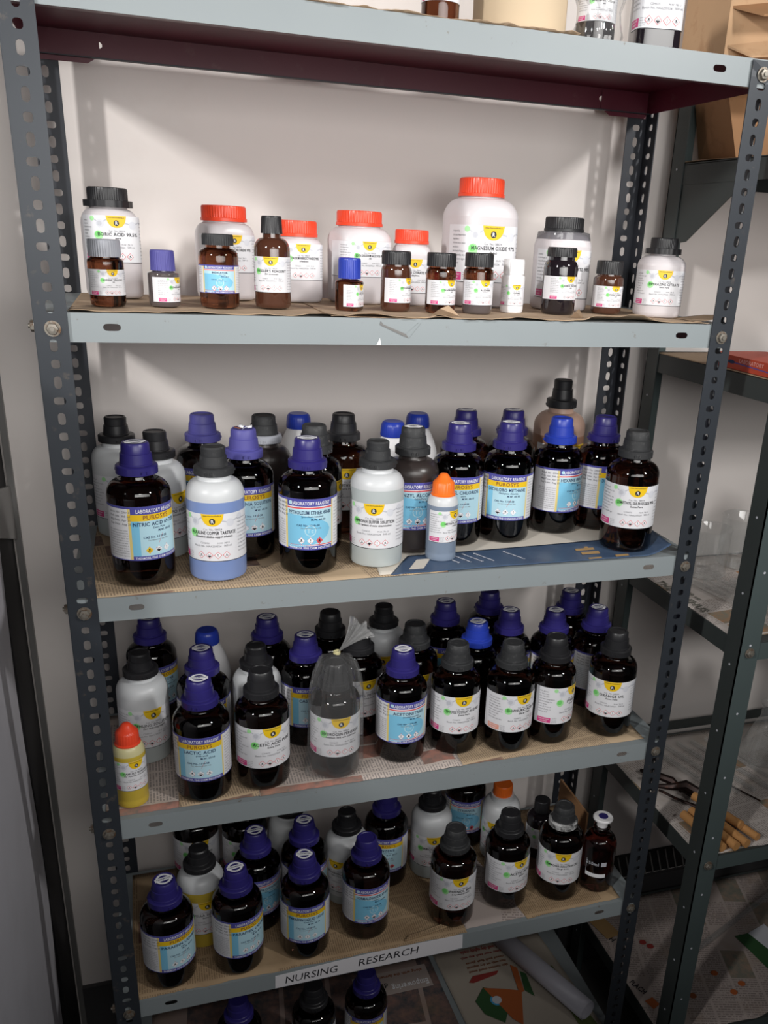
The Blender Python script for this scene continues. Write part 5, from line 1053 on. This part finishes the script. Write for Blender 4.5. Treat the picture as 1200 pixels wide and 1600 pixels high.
# fourth level
sheet('newspaper_sheet', torn(quad((0.9536, -0.050), (1.45, -0.050), (1.45, 0.325), (0.9536, 0.325), RL[3]), 64, 0.002), 30, 20, M_NEWS_R, 'grey newspaper under the tan rods and clamps', 'newspaper', 0.0008, seed=64, group='newspaper liners')
rods = [((0.985, 0.055), (1.000, -0.050), 0.0085, 0), ((1.005, 0.060), (1.026, -0.054), 0.0088, 0), ((1.028, 0.062), (1.050, -0.052), 0.0085, 0), ((1.028, 0.088), (1.062, -0.015), 0.0085, 0.011), ((1.052, 0.070), (1.082, -0.040), 0.0075, 0)]
for k, (p, q, r_, dz) in enumerate(rods):
    rod((p[0], p[1], RL[3] + 0.0025 + r_ + dz), (q[0], q[1], RL[3] + 0.0025 + r_ + dz), r_, M_WOODT, 'tan_rod', ['leftmost tan rod by the dark green post', 'second tan rod from the dark green post', 'third tan rod from the dark green post', 'darker blotched tan rod behind and above the front ones', 'thin tan rod at the right end of the row'][k], 'rod', 'tan rods at the shelf edge')
def clamp():
    t = thing('metal_clamp', (0.985, 0.15, RL[3] + 0.002), 'blackened metal clamps heaped on the grey newspaper', 'clamp')
    rn = random.Random(8); b = MB()
    b.tube([(0.0, 0.06, 0.006), (0.03, 0.0, 0.012), (0.055, -0.06, 0.008)], 0.004, M_DARKM, 8); b.build('long_handle', t)
    b = MB(); b.tube([(-0.005, 0.03, 0.010), (0.01, 0.012, 0.022), (0.03, -0.005, 0.018), (0.04, -0.03, 0.010)], [0.006, 0.008, 0.009, 0.005], M_DARKM, 8); b.tube([(0.0, 0.0, 0.008), (0.02, -0.02, 0.016), (0.045, -0.03, 0.022), (0.062, -0.045, 0.014)], [0.004, 0.007, 0.011, 0.010], M_DARKM, 8); b.build('jaw', t)
    b = MB(); b.tube([(0.01, -0.03, 0.005), (0.03, -0.06, 0.005), (0.05, -0.09, 0.005)], 0.0025, M_DARKM, 8); b.tube([(0.0, -0.01, 0.005), (0.02, -0.05, 0.006), (0.045, -0.075, 0.005)], 0.0025, M_DARKM, 8); b.lathe([(0.006, 0.018), (0.006, 0.021)], M_GREYC, 12, cx=0.035, cy=-0.02); b.build('screw', t)
clamp()
beaker(1.270, 0.200, RL[3] + 0.002, 0.050, 0.130, 'clear conical glass flask nearest the right edge of view', True)
beaker(1.340, 0.100, RL[3] + 0.002, 0.055, 0.140, 'clear conical glass flask at the right picture edge, lower of the two', True)
for k in range(5): rod((1.05 + k * 0.034, 0.28, RL[3] + 0.009), (1.10 + k * 0.036, 0.09, RL[3] + 0.009), 0.005, M_CLEARG, 'glass_tube', 'clear glass tube lying on the grey newspaper behind the clamps', 'glass tube', 'glass tubes behind the clamps')
rod((1.115, 0.17, RL[3] + 0.005), (1.165, 0.06, RL[3] + 0.005), 0.0016, M_DARKM, 'thin_wire', 'thin black wire lying right of the dark green post', 'wire', None)
# fifth level
n5 = sheet('newspaper_sheet', torn(quad((0.9536, -0.050), (1.50, -0.050), (1.50, 0.325), (0.9536, 0.325), RL[4]), 65, 0.002), 36, 20, M_NEWS_C, 'large colour newspaper on the lowest right rack shelf', 'newspaper', 0.0008, seed=65, group='newspaper liners')
b = MB(); zz = RL[4] + 0.0026
rot_text(b, 'OCH', 0.965, 0.245, zz, 0.013, -1.2, M_PINKP, 0.04); rot_text(b, 'FLACH', 0.958, 0.098, zz, 0.012, -1.2, M_PINKP, 0.04); poly([(0.955, 0.290), (0.995, 0.285), (1.010, 0.225), (0.972, 0.22)], M_GOLD)
poly([(0.965, 0.045), (0.985, 0.050), (0.990, 0.030), (0.972, 0.022)], M_OR); poly([(1.26, 0.150), (1.34, 0.150), (1.34, 0.00), (1.28, -0.02)], M_DG)
poly([(1.295, 0.150), (1.35, 0.165), (1.36, 0.02), (1.33, 0.02)], M_PLG2, 0.0003)
for (x, y, m_) in ((1.15, 0.07, M_OR), (1.19, 0.03, M_OR), (1.16, 0.015, M_OR), (1.07, 0.03, M_PBRN), (1.045, 0.19, M_DR), (1.055, 0.175, M_DR)): poly([(x + 0.008 * cos(2 * pi * j / 12), y + 0.007 * sin(2 * pi * j / 12)) for j in range(12)], m_, 0.0004)
join_print(n5, b)
rod((1.110, 0.120, RL[4] + 0.010), (1.480, 0.262, RL[4] + 0.010), 0.0065, M_CLEARG, 'glass_tube', 'long clear glass tube lying slantwise on the large colour newspaper', 'glass tube', None)
